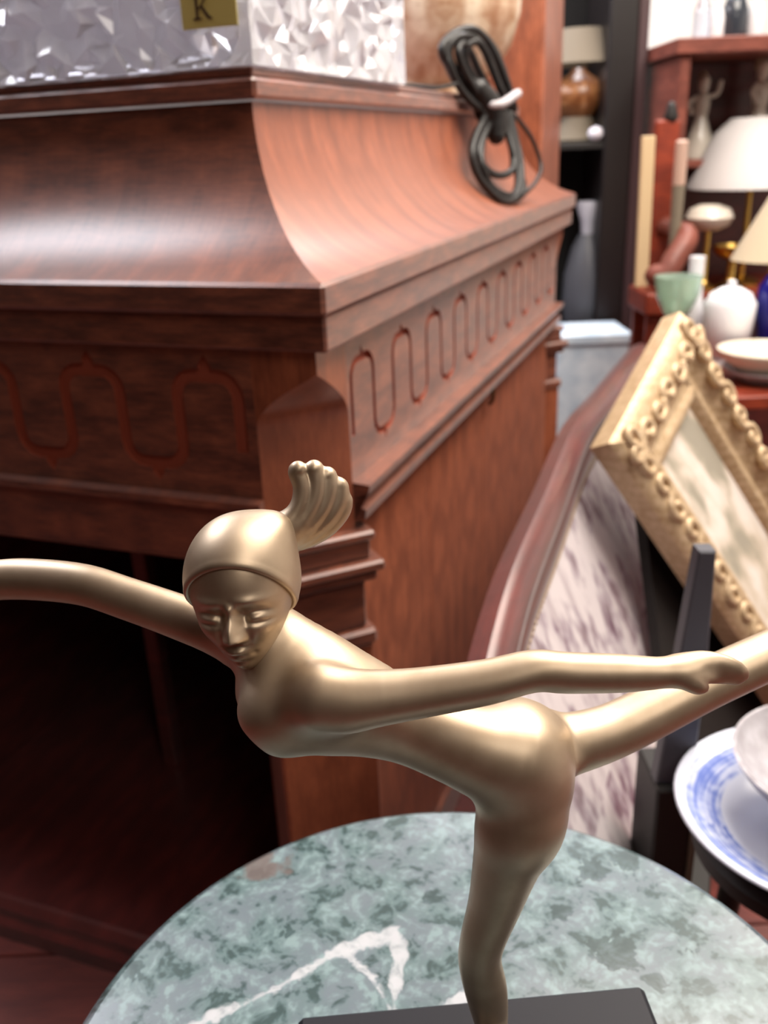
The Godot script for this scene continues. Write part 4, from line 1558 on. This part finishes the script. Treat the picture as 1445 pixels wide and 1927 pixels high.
func make_far() -> void:
	# --- dresser on the right, its front at z = -2.75
	var zf := -2.75
	var zb := -3.12
	var tl := on_z(1284, 86, zf)
	var ty := tl.y
	var x0 := tl.x
	var x1 := x0 + 0.95
	var low := on_z(1385, 548, zf).y
	var midy := on_z(1385, 300, zf).y
	var o := thing("open_dresser", "reddish wooden shelf unit with lamps and porcelain standing in it", "shelf unit", Vector3(x0, 0, zb))
	var w := x1 - x0
	var dp := zf - zb
	span_part("top_board", Vector3(-0.02, ty - 0.022, -0.01), Vector3(w + 0.02, ty + 0.018, dp + 0.02), mat.shelfwood, o)
	span_part("side_board", Vector3(0, 0, 0), Vector3(0.028, ty - 0.0225, dp), mat.shelfwood, o)
	span_part("side_board", Vector3(w - 0.028, 0, 0), Vector3(w, ty - 0.0225, dp), mat.shelfwood, o)
	span_part("back_board", Vector3(0.0285, 0.05, 0), Vector3(w - 0.0285, ty - 0.0225, 0.015), mat.mahogany, o)
	span_part("shelf", Vector3(0.0285, midy - 0.022, 0.0155), Vector3(w - 0.0285, midy, dp - 0.12), mat.shelfwood, o)
	span_part("shelf", Vector3(0.0285, low - 0.025, 0.0155), Vector3(w - 0.0285, low, dp - 0.002), mat.redwood, o)
	# lamps on the low shelf
	var zl := zf - 0.13
	var px_low := func(x: float, z: float) -> float:
		# pixel row of the low shelf at that place
		var lo2 := 400.0
		var hi2 := 900.0
		for i in 24:
			var m := (lo2 + hi2) * 0.5
			if on_z(x, m, z).y > low:
				lo2 = m
			else:
				hi2 = m
		return hi2
	var yb: float = px_low.call(1392, zl)
	turned("table_lamp", "table lamp with wide white conical shade on a brass stem in the shelf unit", "lamp", 1392, yb, zl, [
		["base", [[0, 0], [34, 0], [34, 5], [24, 12], [8, 18], [0, 18]], mat.brass_shop],
		["stem", [[0, 18], [6, 18], [5, 60], [9, 75], [5, 90], [5, yb - 330], [0, yb - 330]], mat.brass_shop],
		["shade", [[112, yb - 352], [108, yb - 338], [70, yb - 250], [44, yb - 222], [40, yb - 224], [66, yb - 254], [104, yb - 342], [110, yb - 353]], mat.shade]])
	var z2 := zf - 0.06
	var yb2: float = px_low.call(1372, z2)
	turned("brass_candlestick", "brass candlestick with wide drip dish under the white lamp shade", "candlestick", 1372, yb2, z2, [
		["column", [[0, 0], [26, 0], [26, 5], [12, 12], [8, 20], [8, yb2 - 490], [12, yb2 - 486], [0, yb2 - 486]], mat.brass_shop],
		["dish", [[0, yb2 - 486], [22, yb2 - 485], [34, yb2 - 474], [38, yb2 - 462], [35, yb2 - 462], [30, yb2 - 472], [0, yb2 - 478]], mat.brass_shop]])
	var z3 := zf + 0.10
	# beige lamp stands in front of the shelf unit on the brown table, see below
	var zw := zf - 0.05
	var yb3: float = px_low.call(1322, zw)
	turned("milk_glass_lamp", "small lamp with flattened milky white globe beside the brass candlestick", "lamp", 1322, yb3, zw, [
		["stem", [[0, 0], [24, 0], [24, 5], [10, 12], [5, 20], [5, yb3 - 432], [12, yb3 - 430], [0, yb3 - 430]], mat.brass_shop],
		["globe", [[0, yb3 - 434], [18, yb3 - 434], [36, yb3 - 424], [43, yb3 - 409], [36, yb3 - 393], [18, yb3 - 385], [0, yb3 - 384]], mat.porcelain]])
	# porcelain figures on the middle shelf
	var zm := zf - 0.25
	for g in [[1312, 305, 1.0, "cream porcelain lady figurine at the shelf unit's side board", 0.0], [1418, 300, 1.15, "cream porcelain figurine with raised arm behind the white lamp shade", 0.6]]:
		var pf := on_z(g[0], g[1], zm)
		pf.y = midy
		var f := thing("porcelain_figurine", g[3], "figurine", pf, g[4])
		var s: float = g[2] * 0.0018
		lathe_part("skirt", [Vector2(0, 0), Vector2(26 * s, 0), Vector2(28 * s, 6 * s), Vector2(20 * s, 36 * s), Vector2(11 * s, 62 * s), Vector2(9 * s, 70 * s), Vector2(0, 70 * s)], mat.porcelain, f, Transform3D(), 24)
		var tb := mb()
		add_tube(tb, spline([Vector3(0, 66 * s, 0), Vector3(0, 84 * s, 0), Vector3(0, 98 * s, 0), Vector3(0, 108 * s, 0)], 3), [9 * s, 11 * s, 12 * s, 13 * s, 13 * s, 12 * s, 11 * s, 8 * s, 5 * s, 5 * s], 12)
		add_tube(tb, spline([Vector3(-11 * s, 98 * s, 0), Vector3(-24 * s, 88 * s, 3 * s), Vector3(-20 * s, 74 * s, 10 * s)], 4), [4 * s], 8)
		add_tube(tb, spline([Vector3(11 * s, 98 * s, 0), Vector3(24 * s, 102 * s, 0), Vector3(28 * s, 120 * s, 2 * s)], 4), [4 * s], 8)
		add_tube(tb, [Vector3(0, 112 * s, 0), Vector3(0, 122 * s, 1 * s)], [9 * s, 10 * s], 12)
		commit(tb, "torso", mat.porcelain, f)
		var hr := mb()
		add_tube(hr, [Vector3(0, 124 * s, -3 * s), Vector3(0, 131 * s, -5 * s)], [10 * s, 7 * s], 12)
		commit(hr, "hair", mat.shade_beige, f)
	# glassware on the top board
	for g in [[1318, 78, 15, 110, "slim clear glass bottle at the corner of the top board", mat.clear_glass], [1345, 76, 14, 90, "white glass vase on the top board between clear bottles", mat.white], [1378, 76, 22, 120, "dark smoky glass jug on the top board", plain(Color(0.20, 0.22, 0.25), 0.1)], [1418, 74, 14, 100, "tall white china vase on the top board", mat.white]]:
		var y: float = g[1]
		var r: float = g[2]
		var h: float = g[3]
		var v := turned("glass_bottle" if g[5] == mat.clear_glass else ("jug" if r > 20 else "vase"), g[4], "bottle" if g[5] == mat.clear_glass else ("jug" if r > 20 else "vase"), g[0], y, zf - 0.10, [["body", [[0, 0], [r, 0], [r * 1.08, 6], [r * 1.1, h * 0.45], [r * 0.8, h * 0.62], [r * 0.45, h * 0.75], [r * 0.45, h * 0.92], [r * 0.6, h], [0, h]], g[5]]])
		v.position.y = ty + 0.0185
	# --- dark display cabinet behind the oak one
	var zp := -3.0
	var dl := on_z(1030, 300, zp)
	var dr := on_z(1150, 300, zp)
	var dc := thing("display_cabinet", "tall black display cabinet standing behind the oak pillar", "cabinet", Vector3(dl.x, 0, zp))
	var dw := dr.x - dl.x
	span_part("back_board", Vector3(-0.3, 0.0, -0.34), Vector3(dw, 2.2, -0.32), mat.near_black, dc)
	var sh := on_z(1100, 268, zp - 0.1).y
	span_part("shelf", Vector3(-0.3, sh - 0.02, -0.3195), Vector3(dw - 0.0005, sh, -0.01), mat.black, dc)
	var s2 := on_z(1100, 625, zp - 0.1).y
	span_part("shelf", Vector3(-0.3, s2 - 0.02, -0.3195), Vector3(dw - 0.0005, s2, -0.01), mat.black, dc)
	var pr := on_z(1188, 300, zp)
	span_part("post", Vector3(dw - 0.025, 0.0, -0.30), Vector3(pr.x - dl.x, 2.2, 0.0), plain(Color(0.10, 0.08, 0.08), 0.4), dc, 0.006)
	span_part("edge_strip", Vector3(pr.x - dl.x + 0.0005, 0.0, -0.10), Vector3(pr.x - dl.x + 0.032, 2.2, -0.004), plain(Color(0.27, 0.19, 0.20), 0.5), dc, 0.003)
	# things in it
	var zi := zp - 0.16
	var rowy := func(x: float, z: float, h: float) -> float:
		var lo2 := -200.0
		var hi2 := 1200.0
		for i in 26:
			var m := (lo2 + hi2) * 0.5
			if on_z(x, m, z).y > h:
				lo2 = m
			else:
				hi2 = m
		return hi2
	var yv: float = rowy.call(1085, zi, sh)
	turned("shaded_lamp", "lamp with grey conical shade and amber glass body in the black display cabinet", "lamp", 1085, yv, zi, [
		["foot", [[0, 0], [40, 0], [44, 6], [38, 14], [30, 40], [28, 48], [0, 48]], mat.shade_grey],
		["body", [[0, 48], [28, 48], [44, 66], [50, 88], [42, 112], [18, 130], [10, 140], [0, 140]], mat.amber],
		["shade", [[72, yv - 122], [46, yv - 56], [42, yv - 58], [66, yv - 122]], mat.shade_grey]])
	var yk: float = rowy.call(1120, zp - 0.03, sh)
	turned("highlight_ball", "small white ball added as a highlight at the edge of the black display shelf", "ball", 1120, yk - 1.0, zp - 0.03, [["ball", [[0, 0], [9, 3], [14, 10], [15, 16], [11, 25], [0, 30]], plain(Color(0.85, 0.84, 0.88), 0.15)]])  # added white ball standing in for a bright highlight dot
	var yj: float = rowy.call(1098, zi + 0.06, s2)
	turned("grey_vase", "tall dark grey vase with a white neck low in the display cabinet", "vase", 1098, yj, zi + 0.06, [
		["body", [[0, 0], [30, 0], [36, 10], [42, 60], [40, 110], [28, 160], [16, 185], [0, 185]], plain(Color(0.27, 0.275, 0.30), 0.5)],
		["neck", [[0, 185], [12, 185], [14, 210], [22, 236], [20, 246], [0, 246]], plain(Color(0.70, 0.70, 0.74), 0.4)]])
	# pale blue chest in front of it
	var zc := -2.75
	var ca := on_z(1052, 632, zc)
	var cb := on_z(1186, 632, zc)
	var bx := thing("blue_chest", "pale blue-grey painted chest at the foot of the black display cabinet", "chest", Vector3(ca.x, 0, zc - 0.21))
	var bw := cb.x - ca.x
	var pb := mottled(Color(0.66, 0.74, 0.82), Color(0.84, 0.89, 0.94), 99, 2.0, 0.6)
	span_part("body", Vector3(0, 0, 0), Vector3(bw, ca.y - 0.035, 0.20), pb, bx)
	span_part("lid", Vector3(-0.008, ca.y - 0.0345, -0.004), Vector3(bw + 0.008, ca.y, 0.21), pb, bx, 0.006)
	# --- things left of the shelf unit: panel, candle, cream strip, carved arm
	var zr := -2.5
	var a0 := on_z(1187, 655, zr)
	var a1 := on_z(1272, 230, zr)
	var ch := thing("wooden_chair", "reddish wooden chair with solid back beside the shelf unit", "chair", Vector3(a0.x, 0, zr))
	var cw := on_z(1262, 500, zr).x - a0.x
	var backy := on_z(1240, 225, zr).y
	var seaty := on_z(1230, 535, zr).y
	span_part("back_panel", Vector3(0.03, seaty, -0.03), Vector3(cw, backy, -0.005), mat.redwood, ch, 0.006)
	span_part("seat", Vector3(-0.01, seaty - 0.06, -0.028), Vector3(cw + 0.02, seaty - 0.0005, 0.15), mat.redwood, ch, 0.006)
	span_part("front_panel", Vector3(0.0, 0.25, 0.11), Vector3(cw, seaty - 0.0605, 0.13), mat.redwood, ch, 0.004)
	for lx in [0.0, cw - 0.03]:
		for lz in [-0.02, 0.11]:
			span_part("leg", Vector3(lx, 0, lz), Vector3(lx + 0.035, seaty - 0.0605 if lz < 0 else 0.2495, lz + 0.03), mat.redwood, ch, 0.004)
	var ar := mb()
	add_tube(ar, spline([Vector3(cw - 0.02, seaty + 0.15, 0.0), Vector3(cw + 0.01, seaty + 0.13, 0.08), Vector3(cw - 0.03, seaty + 0.08, 0.12), Vector3(cw * 0.45, seaty + 0.045, 0.13), Vector3(0.02, seaty + 0.04, 0.12)], 5), [0.026, 0.024, 0.024, 0.026, 0.03], 12)
	commit(ar, "arm_rest", mat.shelfwood, ch)
	var fi := mb()
	add_tube(fi, [Vector3(cw * 0.75, backy + 0.006, -0.018), Vector3(cw * 0.75, backy + 0.03, -0.018)], [0.02, 0.012], 10)
	commit(fi, "finial", mat.black, ch)
	# cream board
	var zq := zr + 0.045
	var c0 := on_z(1214, 450, zq)
	var cs := thing("cream_batten", "narrow cream wooden batten leaning on the chair back", "batten", Vector3(c0.x, seaty, zq))
	var sb := mb()
	var bt := on_z(1222, 256, zq)
	var dirv := Vector3(bt.x - c0.x, bt.y - seaty, -0.02)
	add_box(sb, Vector3(0.034, dirv.length(), 0.014), Transform3D(Basis(Vector3(0, 0, 1), -atan2(dirv.x, dirv.y)), dirv * 0.5), 0.002)
	commit(sb, "strip", mat.cream, cs)
	# candle
	var zcd := zr + 0.07
	var yc: float = rowy.call(1264, zcd, seaty)
	turned("pillar_candle", "pale candle in a grey holder beside the cream batten", "candle", 1262, yc, zcd, [
		["holder", [[0, 0], [16, 0], [16, 4], [9, 10], [11, yc - 350], [0, yc - 350]], mat.shade_grey],
		["candle", [[0, yc - 349], [11, yc - 349], [11, yc - 268], [7, yc - 264], [0, yc - 264]], plain(Color(0.72, 0.60, 0.54), 0.5)]])
	# --- brown table with china and glass, in front of the shelf unit
	var zt := -2.05
	var tp := on_z(1400, 716, zt + 0.02)
	var tx0 := on_z(1330, 700, zt).x
	var t := thing("brown_table", "brown wooden table crowded with china in front of the shelf unit", "table", Vector3(tx0, 0, zt - 0.26))
	span_part("table_top", Vector3(-0.09, tp.y - 0.03, 0), Vector3(0.75, tp.y, 0.42), mat.redwood, t)
	for lx in [-0.03, 0.69]:
		for lz in [0.02, 0.35]:
			span_part("leg", Vector3(lx, 0, lz), Vector3(lx + 0.045, tp.y - 0.0305, lz + 0.045), mat.redwood, t)
	var zz := zt - 0.02
	var ysh: float = rowy.call(1400, zz, tp.y)
	var plates := [["grey_plate", "grey china platter at the bottom of the stack on the brown table", 1440, zt + 0.03, 72, 26, plain(Color(0.62, 0.64, 0.66), 0.2)], ["cream_plate", "cream china bowl resting on the grey platter", 1440, zt + 0.03, 84, 44, plain(Color(0.83, 0.79, 0.72), 0.2)]]
	var hgt := tp.y + 0.0005
	for q in plates:
		var pp := on_z(q[2], 690, q[3])
		pp.y = hgt
		var pn := thing(q[0], q[1], "plate" if q[0] == "grey_plate" else "bowl", pp)
		var u: float = 0.00127
		var r: float = q[4] * u
		var h: float = q[5] * u
		lathe_part("dish", [Vector2(0, 0), Vector2(r * 0.55, 0), Vector2(r * 0.6, h * 0.15), Vector2(r, h * 0.8), Vector2(r * 1.02, h), Vector2(r * 0.96, h), Vector2(r * 0.5, h * 0.3), Vector2(0, h * 0.3)], q[6], pn)
		hgt += h * 0.56
	# tureen, vase, bowl and bottle further back on the table
	var zk := zt - 0.15
	var yt: float = rowy.call(1364, zk, tp.y)
	turned("white_tureen", "white china tureen with knobbed lid next to the cobalt vase", "tureen", 1362, yt, zk, [
		["bowl", [[0, 0], [30, 0], [30, 6], [22, 14], [40, 34], [47, yt - 572], [44, yt - 566], [0, yt - 566]], mat.white],
		["lid", [[0, yt - 566], [42, yt - 565], [36, yt - 552], [18, yt - 542], [7, yt - 538], [8, yt - 530], [0, yt - 526]], mat.white]])
	var yo: float = rowy.call(1440, zk, tp.y)
	turned("cobalt_vase", "deep cobalt blue glass vase beside the white tureen", "vase", 1450, yo, zk, [["body", [[0, 0], [22, 0], [24, 6], [30, 40], [38, yo - 575], [36, yo - 540], [24, yo - 520], [16, yo - 510], [0, yo - 510]], mat.cobalt]])
	var zs := zt - 0.235
	var yl: float = rowy.call(1434, zs, tp.y)
	turned("beige_lamp", "lamp with beige conical shade behind the cobalt vase", "lamp", 1434, yl, zs, [
		["stem", [[0, 0], [22, 0], [22, 5], [9, 12], [6, 22], [6, yl - 470], [0, yl - 470]], mat.brass_shop],
		["shade", [[74, yl - 488], [14, yl - 360], [11, yl - 361], [70, yl - 488]], mat.shade_beige]])
	var zg := zt - 0.17
	var yg: float = rowy.call(1262, zg, tp.y)
	turned("green_glass_bowl", "pale green flared glass bowl beside the white tureen", "bowl", 1264, yg, zg, [["bowl", [[0, 0], [20, 0], [18, 8], [10, 20], [10, yg - 600], [24, yg - 588], [38, yg - 556], [43, yg - 520], [40, yg - 520], [33, yg - 556], [18, yg - 582], [0, yg - 586]], mat.green_glass]])
	turned("white_bottle", "slender white glass bottle behind the green flared bowl", "bottle", 1296, rowy.call(1296, zg - 0.06, tp.y), zg - 0.06, [["body", [[0, 0], [18, 0], [19, 8], [18, 90], [14, 120], [13, yg - 540], [14, yg - 495], [0, yg - 493]], mat.white]])

# ----------------------------------------------------------------
func _ready() -> void:
	BAS = Basis(Vector3.RIGHT, deg_to_rad(-22.06)) * Basis(Vector3.BACK, deg_to_rad(-2.46))
	var cam := Camera3D.new()
	cam.name = "camera"
	add_child(cam)
	cam.transform = Transform3D(BAS, EYE)
	var lens := CameraAttributesPhysical.new()
	lens.frustum_focal_length = 21.05
	lens.frustum_focus_distance = 0.41
	lens.exposure_aperture = 6.0
	lens.exposure_shutter_speed = 100.0
	lens.frustum_near = 0.02
	lens.frustum_far = 50.0
	cam.attributes = lens
	cam.fov = rad_to_deg(2.0 * atan(963.5 / F))
	cam.near = 0.02
	cam.current = true
	var env := Environment.new()
	env.background_mode = Environment.BG_COLOR
	env.background_color = Color(0.02, 0.02, 0.02)
	env.tonemap_mode = Environment.TONE_MAPPER_LINEAR
	env.tonemap_exposure = 0.93
	env.sdfgi_enabled = true
	env.ssao_enabled = true
	env.ssil_enabled = true
	var we := WorldEnvironment.new()
	we.name = "environment"
	we.environment = env
	add_child(we)
	make_materials()
	panel_light("long ceiling light panel over the aisle right of the marble table", Vector3(1.0, 2.70, -1.2), Vector2(1.4, 1.5), 10.8, Color(1.0, 0.96, 0.91))
	panel_light("long ceiling light panel left of and behind the oak cabinet", Vector3(-1.45, 2.70, -2.4), Vector2(0.9, 2.5), 10.0, Color(0.97, 0.97, 1.0))
	panel_light("wide ceiling light panel by the white back wall", Vector3(0.35, 2.70, -3.2), Vector2(1.6, 0.4), 6.0, Color(0.98, 0.98, 1.0))
	panel_light("square ceiling light panel over the china table", Vector3(1.5, 2.70, -2.55), Vector2(0.6, 0.6), 2.4, Color(1.0, 0.96, 0.9))
	panel_light("added fill light panel on the ceiling behind the camera", Vector3(0.75, 2.70, 1.0), Vector2(0.6, 1.2), 1.7, Color(1.0, 0.96, 0.91))  # soft frontal fill, added to brighten the figurine and its face
	make_room()
	make_cabinet()
	make_upright()
	make_table()
	make_figurine()
	make_crystal()
	make_urn()
	make_cable()
	make_mirror()
	make_gilt_picture()
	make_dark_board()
	make_stand()
	make_plate()
	make_far()
